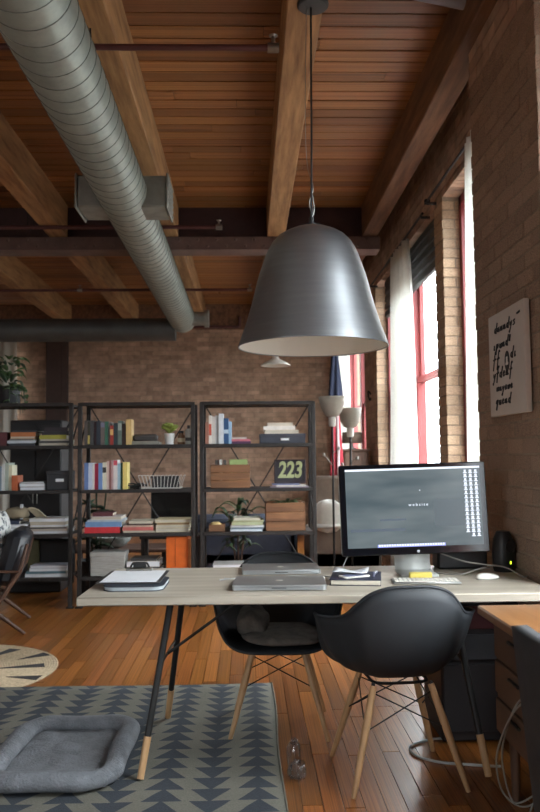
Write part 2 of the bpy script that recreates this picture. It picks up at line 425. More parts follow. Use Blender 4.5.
# --- walls outside the picture
struct(mb().b2(XL-.3, XL, YB, YF+.35, 0, ZC).build('wall_left', mat('plaster', (170, 160, 148), .9), smooth=False))
w = mb().b2(XL, BW[0], YB-.35, YB, 0, ZC).b2(BW[1], 1.85, YB-.35, YB, 0, ZC).b2(*BW, YB-.35, YB, 0, ZS).b2(*BW, YB-.35, YB, 3.2, ZC)
struct(w.build('wall_back', MATS['plaster'], smooth=False))

# --- windows
def window(n, a, b, mull=()):
    """red double-hung windows filling the opening a..b of the window wall"""
    f = mb(); X0, X1 = 1.63, 1.74; t = .07
    f.b2(X0, X1, a, a+t, ZS, ZH).b2(X0, X1, b-t, b, ZS, ZH).b2(X0, X1, a, b, ZH-t, ZH).b2(X0-.03, X1, a, b, ZS, ZS+.06)
    root = struct(f.build('window_%d' % n, RED, smooth=False))
    for q in mull: mb().bbox((1.68, q, (ZS+ZH)/2), (.12, .16, ZH-ZS), .006).build('mullion', RED, root)
    es = [a+t]+[e for q in mull for e in (q-.08, q+.08)]+[b-t]
    for p, q in zip(es[::2], es[1::2]):
        for k, (z0, z1, xx) in enumerate(((ZS+.06, 2.03, 1.665), (1.98, ZH-t, 1.705))):
            s_ = mb(); w_ = .05
            s_.b2(xx-.018, xx+.018, p, p+w_, z0, z1).b2(xx-.018, xx+.018, q-w_, q, z0, z1).b2(xx-.018, xx+.018, p, q, z0, z0+w_).b2(xx-.018, xx+.018, p, q, z1-w_, z1)
            so = s_.build('sash', RED, root, smooth=False)
            mb().b2(xx-.003, xx+.003, p+w_, q-w_, z0+w_, z1-w_).build('pane', GLASS, so, smooth=False)
    return root
window(1, *WIN[0], (1.87,)); window(2, *WIN[1]); window(3, *WIN[2], (7.7,)); window(4, *WIN[3], (11.25,))
f = mb(); a, b = FWIN
f.b2(a, a+.07, YF+.15, YF+.24, ZS, ZH).b2(b-.07, b, YF+.15, YF+.24, ZS, ZH).b2(a, b, YF+.15, YF+.24, ZH-.07, ZH).b2(a, b, YF+.15, YF+.24, ZS, ZS+.07).b2(a, b, YF+.15, YF+.24, 1.95, 2.03)
r = struct(f.build('window_5', RED, smooth=False)); mb().b2(a+.07, b-.07, YF+.19, YF+.2, ZS+.07, ZH-.07).build('pane', GLASS, r, smooth=False)
a, b = BW; f = mb()
f.b2(a, a+.07, YB-.24, YB-.15, ZS, 3.2).b2(b-.07, b, YB-.24, YB-.15, ZS, 3.2).b2(a, b, YB-.24, YB-.15, 3.13, 3.2).b2(a, b, YB-.24, YB-.15, ZS, ZS+.07).b2(a, b, YB-.24, YB-.15, 1.95, 2.03)
r = struct(f.build('window_6', RED, smooth=False)); mb().b2(a+.07, b-.07, YB-.2, YB-.19, ZS+.07, 3.13).build('pane', GLASS, r, smooth=False)
# dark folded blind at the head of the second window
bl = thing('window_blind', 'dark folded blind drawn up at the head of the red window', 'blind', (1.575, 6.16, 0))
for k in range(5):
    mb().bbox((0, 1.3, 3.20-.085*k), (.05, 2.56, .075), .012, M=None).build('slat', mat('blind_dark', (58, 60, 60), .6), bl)

# --- curtains and rods
def curtain(name, label, X, ya, yb, ztop, zbot, folds, amp, gather, group='white linen curtains', axis='y', m=None):
    def fn(u, v):
        z = ztop+(zbot-ztop)*v
        k = gather+(1-gather)*min(1, v*1.4)**.6
        c_ = (ya+yb)/2; y_ = c_+(u-.5)*(yb-ya)*k
        d = amp*(.55+.45*v)*math.sin(u*folds*2*PI)+amp*.35*math.sin(u*folds*4.7+v*3)
        return (X+d, y_, z) if axis == 'y' else (y_, X+d, z)
    m_ = mb().sheet(fn, int(folds*14), 16)
    o = m_.build(name, m or CURT, None, True, 180)
    so = o.modifiers.new('thick', 'SOLIDIFY'); so.thickness = .003
    return tag(o, label, 'curtain', group)
curtain('curtain', 'white curtain gathered beside the red framed window', 1.43, 6.72, 7.85, 3.22, .12, 7, .035, .62)
curtain('curtain', 'white curtain half hidden behind the brick pier with the canvas', 1.415, 4.30, 4.97, 3.27, .12, 6, .035, .9)
curtain('curtain', 'white curtain at the far window behind the floor lamps', 1.45, 11.3, 12.6, 3.2, .1, 6, .04, .8)
curtain('curtain', 'pale curtain at the far left window behind the trailing plant', YF-.12, -5.5, -3.77, 3.3, .1, 10, .045, .95, axis='x', m=mat('curtain_heavy', (196, 192, 182), .9, var=.04, scale=30, translucent=.06))
rd = thing('curtain_rod', 'thin dark curtain rod with brackets above the windows', 'curtain rod', (1.43, 0, 3.28))
mb().tube([(0, 4.3, 0), (0, 6.14, 0)], .01, 8).build('rod', DARKM, rd)
for yb_ in (4.5, 6.08): mb().tube([(.07, yb_, -.02), (.0, yb_, -.02), (0, yb_, .0)], .012, 8).lathe([(.022, -.012), (.026, 0), (.022, .012), (0, .013)], 12, (.0, yb_, .0)).build('bracket', DARKM, rd)
rd = thing('curtain_rod', 'thin dark curtain rod carrying the gathered curtain', 'curtain rod', (1.43, 0, 3.235))
mb().tube([(0, 6.25, 0), (0, 9.0, 0)], .01, 8).build('rod', DARKM, rd)
for yb_ in (6.3, 8.9): mb().tube([(.07, yb_, -.02), (.0, yb_, -.02), (0, yb_, .0)], .012, 8).build('bracket', DARKM, rd)

# ================================================================== CEILING SERVICES
DX, DZ, DR = -.883, 3.175, .178
du = thing('spiral_duct', 'large galvanised spiral duct running along the ceiling', 'duct', (DX, 0, DZ))
d = mb(); d.tube([(0, y_, 0) for y_ in (.8, 3, 6, 9, 10.8)], DR, 48); d.build('pipe', GALV, du)
hp = []; nturn = int((10.7-1.2)/.129)
for i in range(nturn*28+1):
    a = 2*PI*i/28; hp.append(((DR+.001)*math.cos(a), 1.2+i/28*.129, (DR+.001)*math.sin(a)))
mb().tube(hp, .0028, 4).build('spiral_seam', mat('seam_steel', (112, 118, 114), .5, .4), du)
for s_ in (-1, 1):
    b_ = mb().bbox((s_*(DR+.04), 5.70, -.0), (.2, .33, .23), .012).build('register_box', GALVD, du)
    mb().bbox((s_*(DR+.145), 5.70, 0), (.015, .36, .255), .005).build('register_flange', GALVD, b_)
    r = mb()
    for k in range(6): r.bbox((s_*(DR+.155), 5.70, -.10+.04*k), (.010, .32, .012), .003)
    r.build('louvre', GALVD, b_)
mb().tube([(.12, 10.6, -.02), (.31, 10.6, -.02)], .095, 20).build('branch_collar', GALVD, du)
mb().tube([(.31, 10.6, -.02), (.37, 10.6, -.02)], .12, 20).build('branch_cap', GALVD, du)
cd_ = mb().tube([(XL, 0, 0), (-2.5, 0, 0), (DX-.1, 0, 0)], .158, 32).build('cross_duct', DUCTD)
cd_.location = (0, 10.84, 3.047); tag(cd_, 'dark grey round duct running across the far end of the room', 'duct')
def pipe_run(label, x0, x1, y_, z_, r_, heads, hang):
    t = thing('sprinkler_pipe', label, 'pipe', (0, y_, z_), group='sprinkler pipes')
    mb().tube([(x0, 0, 0), (x1, 0, 0)], r_, 10).build('pipe', PIPE, t)
    for hx in heads:
        h = mb().lathe([(r_*1.5, -.03), (r_*1.5, .03), (0, .031)], 10, M=Matrix.Translation((hx, 0, 0)) @ Matrix.Rotation(PI/2, 4, 'Y'))
        h.tube([(hx, 0, 0), (hx, 0, .06)], .01, 8).lathe([(.02, .06), (.024, .066), (0, .067)], 10, (hx, 0, 0)).build('sprinkler_head', BRASS, t)
    for hx in hang: mb().tube([(hx-.02, 0, ZC-z_), (hx-.03, 0, 0), (hx, 0, -r_-.006), (hx+.03, 0, 0), (hx+.02, 0, ZC-z_)], .005, 6).build('hanger', DARKM, t)
pipe_run('dark red sprinkler pipe nearest the camera, between beams', -3.5, .18, 4.0, 3.41, .017, (.15,), (-.83,))
pipe_run('dark sprinkler pipe just in front of the steel girder', -3.5, -.24, 7.45, 3.48, .02, (-.26,), (-2.05,))
pipe_run('dark sprinkler pipe beyond the girder near the far wall', -4.5, .05, 9.9, 3.40, .018, (.04, -2.1), ())
t = thing('wall_pipe', 'short bent dark pipe on the far wall below the ledger', 'pipe', (0, YF-.15, 0))
mb().tube([(-.9, 0, 3.45), (-.15, 0, 3.45), (-.12, 0, 3.47), (-.12, 0, 3.62)], .025, 8).build('pipe', PIPE, t)
o = mb().tube([(.72, -.1, .07), (1.45, .0, -.02)], .065, 24).build('vent_pipe', mat('vent_grey', (130, 132, 142), .5, .4)); o.location = (0, 4.1, 3.72)
tag(o, 'grey vent pipe end at the ceiling corner above the brick pier', 'pipe')
# ================================================================== PENDANT LAMPS
LX, LY, LZ, LR = .317, 3.765, 1.80, .361
la = thing('pendant_lamp', 'large dark grey metal bell pendant lamp hanging over the desk', 'lamp', (LX, LY, 0))
prof = [(1,0), (.955,.08), (.907,.16), (.862,.25), (.82,.336), (.785,.42), (.75,.51), (.71,.60), (.66,.69), (.61,.777), (.53,.866), (.45,.918), (.355,.954), (.25,.982), (.12,.998), (.035,1.0)]
Hh = LR*1.62
sp = [(r_*LR, LZ+t_*Hh) for r_, t_ in prof]
m_ = mb(); m_.open = True; m_.lathe(sp, 96); sh = m_.build('shade', SHADE, la, True, 60)
m_ = mb(); m_.open = True; m_.lathe([(max(.001, r_-.005), z_-.003 if z_ > LZ+.01 else z_) for r_, z_ in sp], 96); m_.build('shade_lining', mat('lining_white', (244, 243, 236), .6, var=.02), la, True, 60)
m_ = mb(); m_.tube([((LR-.0025)*math.cos(a*PI/48), (LR-.0025)*math.sin(a*PI/48), LZ) for a in range(96)], .0035, 6, True); m_.build('rim', SHADE, la)
mb().lathe([(.05, LZ+Hh-.002), (.05, LZ+Hh+.008), (.012, LZ+Hh+.014), (.012, LZ+Hh+.05), (0, LZ+Hh+.051)], 20).build('cap', DARKM, la)
mb().tube([(0, 0, LZ+Hh), (.006, 0, LZ+Hh+.4), (.012, 0, ZB-.012)], .005, 8).build('cord', DARKM, la)
mb().tube(spline([(.010, .0, LZ+Hh+.03), (-.008, 0, LZ+Hh+.12), (.012, 0, LZ+Hh+.2), (-.016, .01, LZ+Hh+.32), (-.022, 0, LZ+Hh+.6), (-.01, 0, ZB-.012)], 40), .0016, 5).build('suspension_wire', BRASS, la)
mb().tube(spline([(-.01, .0, LZ+Hh+.02), (.014, 0, LZ+Hh+.08), (.008, 0, LZ+Hh+.16)], 20), .0016, 5).build('suspension_wire', BRASS, la)
mb().lathe([(0, ZB-.02), (.07, ZB-.018), (.078, ZB-.01), (.078, ZB), (0, ZB+.0005)], 32, (.022, 0, 0)).build('canopy', mat('canopy_grey', (70, 74, 76), .5, .4), la)
m_ = mb(); m_.lathe([(.03, LZ+.26), (.045, LZ+.22), (.05, LZ+.17), (.035, LZ+.13), (0, LZ+.12)], 20); m_.build('bulb', mat('bulb_white', (230, 230, 225), .3), la)
mb().lathe([(.02, LZ+.55), (.022, LZ+.26), (0, LZ+.26)], 12).build('socket', DARKM, la)
fl = thing('pendant_lamp', 'small white dish pendant lamp far behind the big grey shade', 'lamp', (.36, 10, 0))
m_ = mb(); m_.open = True; m_.lathe([(.19, 2.44), (.15, 2.475), (.10, 2.50), (.045, 2.53), (.04, 2.56)], 40); o = m_.build('shade', WHITE, fl, True, 60)
so = o.modifiers.new('thick', 'SOLIDIFY'); so.thickness = .004
mb().tube([(0, 0, 2.54), (0, 0, ZC)], .005, 6).build('cord', DARKM, fl)
mb().lathe([(.035, 2.46), (.04, 2.5), (.02, 2.54), (0, 2.541)], 14).build('bulb', MATS['bulb_white'], fl)

# ================================================================== RUGS, DOG BED
def rug_mat():
    M = bpy.data.materials.new('rug_weave'); M.use_nodes = True; N = M.node_tree.nodes; L = M.node_tree.links; P = N['Principled BSDF']
    tc = N.new('ShaderNodeTexCoord'); sx = N.new('ShaderNodeSeparateXYZ')
    wob = N.new('ShaderNodeTexNoise'); wob.inputs['Scale'].default_value = 9.0
    vm = N.new('ShaderNodeVectorMath'); vm.operation = 'SCALE'; vm.inputs['Scale'].default_value = .012
    va = N.new('ShaderNodeVectorMath'); va.operation = 'ADD'
    L.new(tc.outputs['Object'], wob.inputs['Vector']); L.new(wob.outputs['Color'], vm.inputs[0]); L.new(tc.outputs['Object'], va.inputs[0]); L.new(vm.outputs[0], va.inputs[1])
    L.new(va.outputs[0], sx.inputs[0])
    def mth(op, a, b=None, c=None):
        n = N.new('ShaderNodeMath'); n.operation = op
        for i, q in enumerate((a, b, c)):
            if q is None: continue
            if isinstance(q, (int, float)): n.inputs[i].default_value = q
            else: L.new(q, n.inputs[i])
        return n.outputs[0]
    u = mth('DIVIDE', mth('SUBTRACT', sx.outputs['X'], -.05-.005), .18)    # column pitch
    u = mth('ADD', u, 200.0)
    ci = mth('FLOOR', u); fu = mth('ABSOLUTE', mth('SUBTRACT', mth('FRACT', u), .5))
    par = mth('MODULO', ci, 2.0)
    v = mth('FRACT', mth('ADD', mth('DIVIDE', sx.outputs['Y'], .104), 200.0))
    vv = mth('ADD', mth('MULTIPLY', v, par), mth('MULTIPLY', mth('SUBTRACT', 1.0, v), mth('SUBTRACT', 1.0, par)))
    dark = mth('LESS_THAN', fu, mth('ADD', mth('MULTIPLY', vv, .40), .03))
    mx = N.new('ShaderNodeMix'); mx.data_type = 'RGBA'
    nz = N.new('ShaderNodeTexNoise'); nz.inputs['Scale'].default_value = 160; L.new(tc.outputs['Object'], nz.inputs['Vector'])
    nb = N.new('ShaderNodeTexNoise'); nb.inputs['Scale'].default_value = 5; L.new(tc.outputs['Object'], nb.inputs['Vector'])
    L.new(dark, mx.inputs['Factor']); mx.inputs['A'].default_value = (*lin((112, 110, 100)), 1); mx.inputs['B'].default_value = (*lin((56, 62, 70)), 1)
    hs = N.new('ShaderNodeHueSaturation'); L.new(mx.outputs['Result'], hs.inputs['Color'])
    L.new(mth('ADD', mth('ADD', mth('MULTIPLY', nz.outputs['Fac'], .6), mth('MULTIPLY', nb.outputs['Fac'], .4)), .5), hs.inputs['Value'])
    L.new(hs.outputs[0], P.inputs['Base Color']); P.inputs['Roughness'].default_value = .95
    bp = N.new('ShaderNodeBump'); bp.inputs['Strength'].default_value = .4; bp.inputs['Distance'].default_value = .004
    L.new(nz.outputs['Fac'], bp.inputs['Height']); L.new(bp.outputs[0], P.inputs['Normal'])
    return M
rug = thing('area_rug', 'blue grey and olive woven rug with rows of triangles under the desk', 'rug', (0, 0, 0))
def rugf(u, v):
    x_ = -2.6+2.725*u; y_ = 1.8+2.72*v
    return (x_+.006*math.sin(y_*5)*(u > .5), y_+.005*math.sin(x_*4), .011+.0015*math.sin(x_*3+y_*4))
o = mb().sheet(rugf, 30, 30).build('weave', rug_mat(), rug, True, 180)
so = o.modifiers.new('thick', 'SOLIDIFY'); so.thickness = .008; so.offset = -1
mb().tube([rugf(1, k/20) for k in range(21)], .005, 6).build('selvedge', mat('rug_edge', (118, 116, 106), .95), rug)
# round jute rug
ju = thing('round_rug', 'round braided jute rug with dark wedges by the armchair', 'rug', (-1.86, 4.9, 0))
jm = mat('jute', (196, 176, 146), .95, var=.2, scale=60, bump=.3, bscale=200)
r = mb(); rr = .012
while rr < .69:
    n_ = max(10, int(rr*70)); r.tube([(rr*math.cos(2*PI*k/n_), rr*math.sin(2*PI*k/n_), .005) for k in range(n_)], .0085, 5, True, flat=.55); rr += .0155
stuff(r.build('braid', jm, ju))
for k in range(14):
    a0 = k*2*PI/14+.12; pts = []
    for r_, da in ((.30+.16*(k % 2), .0), (.60+.06*(k % 2), .12), (.61+.06*(k % 2), -.02)):
        pts.append((r_*math.cos(a0+da), r_*math.sin(a0+da)))
    vs = [(p[0], p[1], .0102) for p in pts]+[(p[0], p[1], .006) for p in pts]
    mb().add(vs, [(0,1,2), (3,5,4), (0,1,4,3), (1,2,5,4), (2,0,3,5)]).build('dark_wedge', mat('wedge_black', (52, 50, 52), .95), ju, False)
# dog bed
db = thing('dog_bed', 'grey plush rectangular pet bed lying on the rug', 'pet bed', (-.775, 3.43, .013))
def rrect(hx, hy, rc, n=14):
    out = []
    for sx_, sy_, a0 in ((1,1,0), (-1,1,PI/2), (-1,-1,PI), (1,-1,1.5*PI)):
        for k in range(n):
            a = a0+PI/2*k/(n-1); out.append((sx_*(hx-rc)+rc*math.cos(a), sy_*(hy-rc)+rc*math.sin(a)))
    return out
pth = []
rp = rrect(.235, .335, .13, 16)
for i in range(len(rp)):                                   # add points along straights
    a, b = rp[i], rp[(i+1) % len(rp)]; n_ = max(1, int(math.hypot(b[0]-a[0], b[1]-a[1])/.03))
    for q in range(n_): pth.append((a[0]+(b[0]-a[0])*q/n_, a[1]+(b[1]-a[1])*q/n_))
rad = [.044+.0025*math.sin(i*.21)+.0015*math.sin(i*.53+1) for i in range(len(pth))]
mb().tube([(p[0]+.003*math.sin(i*.25), p[1], .042+.003*math.sin(i*.3)) for i, p in enumerate(pth)], rad, 16, True, flat=.8).build('bolster', GREY, db, True, 180)
def bedf(u, v):
    x_, y_ = (u-.5)*.45, (v-.5)*.65
    q = .013*(abs(math.sin(u*PI*3))**.35*abs(math.sin(v*PI*4))**.35)
    return (x_, y_, .014+q+.004*math.sin(u*9+v*7))
mb().sheet(bedf, 48, 64).build('quilted_base', GREY, db, True, 180)
mb().bbox((0, 0, .012), (.4, .6, .022), .008).build('underside', GREY, db)

# ================================================================== DESK
DROT = math.radians(-1.4)
DSK = thing('desk', 'long pale wood desk on splayed black legs with wooden feet', 'desk', (.28, 3.53, 0), DROT)
x0, x1, y0, y1 = -.948, .945, -.40, .42
mb().bbox(((x0+x1)/2, (y0+y1)/2, .714), (x1-x0, y1-y0, .034), .004).build('tabletop', DESKW, DSK)
def dleg(tx, ty, fx, fy, z0=0):
    T, B = Vector((tx, ty, .697)), Vector((fx, fy, z0+.002)); k = .78
    Mid = T.lerp(B, k); l = mb().tube([T, Mid], [.0145, .0135], 14).build('leg', DARKM, DSK)
    mb().tube([Mid, B], [.0155, .014], 14).build('wooden_foot', DOWEL, l)
    mb().bbox((tx, ty, .692), (.07, .07, .01), .003).build('mounting_plate', DARKM, l)
dleg(-.60, -.17, -.705, -.34, .014); dleg(-.58, .12, -.69, .40, .014); dleg(.57, -.17, .67, -.32); dleg(.57, .12, .68, .40)
mb().tube([(-.645, -.235, .42), (-.635, .25, .42)], .006, 8).build('crossbar', DARKM, DSK)
mb().tube([(.61, -.235, .42), (.625, .25, .42)], .006, 8).build('crossbar', DARKM, DSK)
mb().tube([(-.64, -.02, .42), (-.25, -.02, .695)], .0065, 8).build('brace', DARKM, DSK)
mb().tube([(.615, -.02, .42), (.25, -.02, .695)], .0065, 8).build('brace', DARKM, DSK)
DT = .731                                                   # desk top height
# cabinet under the desk's right end
uc = thing('drawer_cabinet', 'dark low cabinet with maroon top drawer under the right end of desk', 'cabinet', (1.03, 3.74, 0))
mb().bbox((0, 0, .31), (.36, .36, .6), .006).build('body', mat('cabinet_dark', (40, 36, 38), .6), uc)
for k, (zc, h_, mt) in enumerate(((.55, .11, mat('drawer_maroon', (88, 36, 40), .5)), (.42, .12, mat('drawer_grey', (64, 64, 68), .5)), (.2, .3, MATS['cabinet_dark']))):
    dr = mb().bbox((0, -.187, zc), (.345, .016, h_-.01), .003).build('drawer', mt, uc)
    mb().bbox((.11, -.2, zc), (.05, .012, .03), .003).build('handle', BLACK, dr)

# ================================================================== SHELL CHAIRS
KEY = [(0,-.285,.402), (.15,-.282,.408), (.228,-.25,.442), (.272,-.185,.52), (.302,-.105,.61), (.322,-.02,.642), (.318,.05,.645), (.280,.105,.648), (.238,.155,.664), (.200,.200,.708), (.152,.235,.754), (.085,.256,.778), (0,.262,.782)]
rim = KEY+[(-a, b, c) for a, b, c in KEY[-2:0:-1]]
RIM = spline(rim, 4*len(rim), closed=True)
def shell_pt(i, t):
    R_ = RIM[i % len(RIM)]; c0 = Vector((0, -.03, .410)); d_ = R_-c0
    back = max(0, min(1, (R_.z-.40)/.3))
    sd = back*(1-max(0, min(1, (R_.y-.12)/.10)))*max(0, min(1, (R_.y+.16)/.12))               # arms flare outward, the bucket below stays narrow
    P0 = c0; P1 = Vector((c0.x+d_.x*(.80-.02*sd), c0.y+d_.y*.78, c0.z-.03*back-.005)); P2 = Vector((c0.x+d_.x*(1.0-.22*sd), c0.y+d_.y*1.0, c0.z+d_.z*(.22+.22*sd)*back+(1-back)*.014)); P3 = R_
    return P0*(1-t)**3+P1*3*t*(1-t)**2+P2*3*t*t*(1-t)+P3*t**3
def shell_chair(label, loc, rz):
    """chair faces local -Y"""
    t = thing('shell_chair', label, 'chair', loc, rz, 'black shell armchairs at the desk')
    n = len(RIM); m_ = mb(); K = 16
    vs = [tuple(shell_pt(0, 0))]; fs = []
    for j in range(1, K):
        for i in range(n): vs.append(tuple(shell_pt(i, j/(K-1))))
    for i in range(n): fs.append((0, 1+i, 1+(i+1) % n))
    for j in range(K-2):
        for i in range(n): fs.append((1+j*n+i, 1+j*n+(i+1) % n, 1+(j+1)*n+(i+1) % n, 1+(j+1)*n+i))
    o = m_.add(vs, fs).build('shell', SHELL, t, True, 180)
    so = o.modifiers.new('thick', 'SOLIDIFY'); so.thickness = .007; so.offset = 0
    mb().tube([tuple(p) for p in RIM], .0065, 8, True).build('rim_edge', SHELL, t, True, 180)
    mb().tube(spline([(-.10,-.11,.388), (0,-.12,.386), (.10,-.11,.388), (.11,0,.388), (.10,.09,.388), (0,.10,.386), (-.10,.09,.388), (-.11,0,.388)], 32, True), .006, 6, True).build('base_frame', DARKM, t)
    for sx_ in (-1, 1):
        for sy_ in (-1, 1):
            T, B = Vector((sx_*.115, -.01+sy_*.115, .380)), Vector((sx_*.222, -.01+sy_*.212, .0))
            l = mb().tube([T, T.lerp(B, .35), T.lerp(B, .7), B], [.013, .0155, .013, .0095], 12).build('leg', DOWEL, t)
            mb().tube([T+Vector((0, 0, .012)), T.lerp(B, .09)], .0075, 8).build('leg_bracket', DARKM, l)
    def lp(sx_, sy_, k): return Vector((sx_*.115, -.01+sy_*.115, .380)).lerp(Vector((sx_*.222, -.01+sy_*.212, 0)), k)
    for a, b in (((-1,-1), (1,-1)), ((-1,1), (1,1)), ((-1,-1), (-1,1)), ((1,-1), (1,1))):
        mb().tube([lp(*a, .06), lp(*b, .42)], .0028, 6).build('wire_brace', DARKM, t)
        mb().tube([lp(*b, .06), lp(*a, .42)], .0028, 6).build('wire_brace', DARKM, t)
    return t
shell_chair('black moulded shell chair seen from behind at the monitor', (.586, 3.24, 0), PI+math.radians(5))
shell_chair('black moulded shell chair with wool pad across the desk facing us', (.140, 3.85, 0), math.radians(-3))
# cushion on far chair
cu = thing('seat_pad', 'dark grey wool pad bunched on the seat of the far chair', 'cushion', (.135, 3.78, .415))
def blob(m_, c, s, n=20, k=12, seed=0, amp=.06):
    rnd = random.Random(seed); ph = [rnd.uniform(0, 6.28) for _ in range(6)]
    vs = []; fs = []
    for j in range(k+1):
        th = PI*j/k
        for i in range(n):
            a = 2*PI*i/n; e = .75
            cx_ = math.copysign(abs(math.cos(a))**e, math.cos(a)); sy_ = math.copysign(abs(math.sin(a))**e, math.sin(a))
            w_ = 1+amp*math.sin(3*a+ph[0]+2*th)+amp*math.sin(5*a+ph[1]-3*th)
            st = max(0, math.sin(th))**.6
            vs.append((c[0]+s[0]*cx_*st*w_, c[1]+s[1]*sy_*st*w_, c[2]+s[2]*math.copysign(abs(math.cos(th))**.8, math.cos(th))*w_))
    for j in range(k):
        for i in range(n): fs.append((j*n+i, j*n+(i+1) % n, (j+1)*n+(i+1) % n, (j+1)*n+i))
    m_.w = True
    return m_.add(vs, fs)
blob(mb(), (.02, -.03, .035), (.19, .19, .028), 28, 12, 1, .03).build('pad', PADF, cu, True, 180)
blob(mb(), (-.12, .02, .085), (.075, .13, .06), 24, 12, 2, .07).build('bunched_throw', PADF, cu, True, 180)

# ================================================================== THINGS ON THE DESK
def rz_(a): return Matrix.Rotation(a, 4, 'Z')
# monitor
MO = thing('monitor', 'wide black framed desktop monitor showing a dark desktop with icons', 'monitor', (.758, 3.62, DT), math.radians(0))
SCR = mat('screen_glow', (10, 12, 14), .25, emit=((102, 118, 128), .5), var=.2)
scm = SCR.node_tree; Pn = scm.nodes['Principled BSDF']
nz = scm.nodes.new('ShaderNodeTexNoise'); nz.inputs['Scale'].default_value = 3.0; tcn = scm.nodes.new('ShaderNodeTexCoord'); mpn = scm.nodes.new('ShaderNodeMapping')
mpn.inputs['Scale'].default_value = (1, 1, 4); scm.links.new(tcn.outputs['Object'], mpn.inputs[0]); scm.links.new(mpn.outputs[0], nz.inputs['Vector'])
crn = scm.nodes.new('ShaderNodeValToRGB'); crn.color_ramp.elements[0].color = (*lin((86, 104, 112)), 1); crn.color_ramp.elements[1].color = (*lin((136, 148, 152)), 1)
crn.color_ramp.elements[0].position = .3; crn.color_ramp.elements[1].position = .75
scm.links.new(nz.outputs['Fac'], crn.inputs['Fac']); scm.links.new(crn.outputs[0], Pn.inputs['Emission Color'])
ICON = mat('screen_white', (20, 20, 22), .4, emit=((222, 230, 245), 1.0)); DOCK = mat('screen_dock', (20, 20, 40), .4, emit=((150, 158, 240), .9))
SDIM = mat('screen_dim', (10, 12, 14), .3, emit=((120, 134, 150), .42))
MW, MH = .676, .412; MZ = .30                                 # panel centre height above desk
MR = Matrix.Translation((0, 0, MZ)) @ Matrix.Rotation(-.022, 4, 'Y') @ Matrix.Rotation(-.05, 4, 'X')
def mpart(name, mbv, m_, parent=None):
    o = mbv.build(name, m_, parent or MO); 
    if parent is None: o.matrix_local = MR
    return o
hs_ = mpart('housing', mb().bbox((0, .022, 0), (MW, .03, MH), .008), ALU)
bz = mpart('bezel', mb().bbox((0, .004, 0), (MW, .01, MH), .004), mat('bezel_black', (14, 15, 20), .12, var=.05, spec=.6))
SW, SH = .622, .358
sn = mpart('screen', mb().box((0, -.0016, .008), (SW, .001, SH)), SCR)
def scr(name, x_, z_, w_, h_, m_, d=.0006): mb().box((x_, -.0024-d, z_+.008), (w_, .0006, h_), None).build(name, m_, sn, False)
scr('menu_bar', 0, SH/2-.005, SW, .009, ICON)
scr('dock', -.02, -SH/2+.007, .31, .013, DOCK, .0003)
for k in range(26): scr('dock_icon', -.166+k*.0117, -SH/2+.009, .0085, .009, ICON, .001)
random.seed(5)
for c_, n_ in ((0, 15), (1, 16), (2, 16)):
    for k in range(n_):
        if c_ == 0 and k > 14: continue
        zz = SH/2-.022-k*.0192; xx = .243+c_*.0245
        scr('desktop_icon', xx, zz, random.choice((.010, .012, .009)), .010, ICON, .001)
        scr('icon_caption', xx, zz-.0085, .017, .0042, ICON, .001)
scr('window_shade', -.17, -.1, .25, .012, SDIM); scr('window_shade', -.1, -.055, .12, .008, SDIM); scr('window_panel', .16, -.03, .14, .12, mat('screen_panel', (10, 12, 14), .3, emit=((112, 126, 134), .44)))
scr('cursor', .03, .075, .004, .004, ICON, .001)
text_mesh('screen_word', 'w e b s i t e', .019, ICON, sn, Matrix.Translation((.02, -.0036, .018)) @ Matrix.Rotation(PI/2, 4, 'X'))
mpart('logo', mb().lathe([(.0065, 0), (.006, .0008), (0, .001)], 16, M=Matrix.Translation((.01, -.001, -MH/2+.014)) @ Matrix.Rotation(PI/2, 4, 'X')), mat('logo_silver', (200, 200, 205), .3, .5))
def stf(u, v):                                               # bent sheet stand
    path = [(-.105, .006), (-.0, .006), (.055, .010), (.075, .05), (.062, .16), (.045, .25)]
    i = min(int(v*5), 4); t_ = v*5-i; a, b = path[i], path[i+1]
    return ((u-.5)*.165, a[0]+(b[0]-a[0])*t_, a[1]+(b[1]-a[1])*t_)
o = mb().sheet(stf, 2, 21).build('stand', STAND, MO, True, 12); so = o.modifiers.new('thick', 'SOLIDIFY'); so.thickness = .008
# keyboard
KB = thing('keyboard', 'white and silver slim keyboard in front of the monitor', 'keyboard', (.755, 3.40, DT), math.radians(-4))
mb().bbox((0, 0, .006), (.285, .115, .010), .004).build('body', ALU, KB)
kc = proto(mb().bbox((0, 0, 0), (.0155, .0155, .004), .001), WHITE)
for j in range(5):
    for i in range(14): inst('key', kc, KB, (-.1265+i*.01945+.0, -.043+j*.0195, .0125), (1, 1, 1))
inst('space_bar', kc, KB, (-.01, -.043, .0128), (6.0, 1.05, 1.1))
# mouse
ms = thing('computer_mouse', 'low white computer mouse right of the keyboard', 'mouse', (1.045, 3.48, DT), math.radians(-75))
def mouf(u, v):
    a = 2*PI*u; r_ = math.sin(v*PI/2); 
    return (.031*r_*math.cos(a), .056*r_*math.sin(a), .004+.021*math.cos(v*PI/2)**.7*(1-.25*math.sin(a)*r_))
m_ = mb(); m_.w = True; m_.sheet(mouf, 28, 10, True).build('top_shell', WHITE, ms, True, 180)
mb().lathe([(.0, 0), (.029, 0), (.031, .005), (0, .0055)], 24, M=Matrix.Diagonal((1, 1.8, 1, 1))).build('base', ALU, ms)
# yellow sticky pad
st = thing('sticky_note_pad', 'yellow sticky note pad leaning at the monitor stand', 'note pad', (.755, 3.50, DT))
mb().bbox((0, 0, .014), (.098, .03, .026), .002).build('note_stack', mat('sticky_yellow', (214, 196, 96), .8, var=.08), st)
mb().bbox((0, 0, .0285), (.096, .029, .002), .0005).build('top_sheet', mat('sticky_top', (226, 210, 116), .8), st)
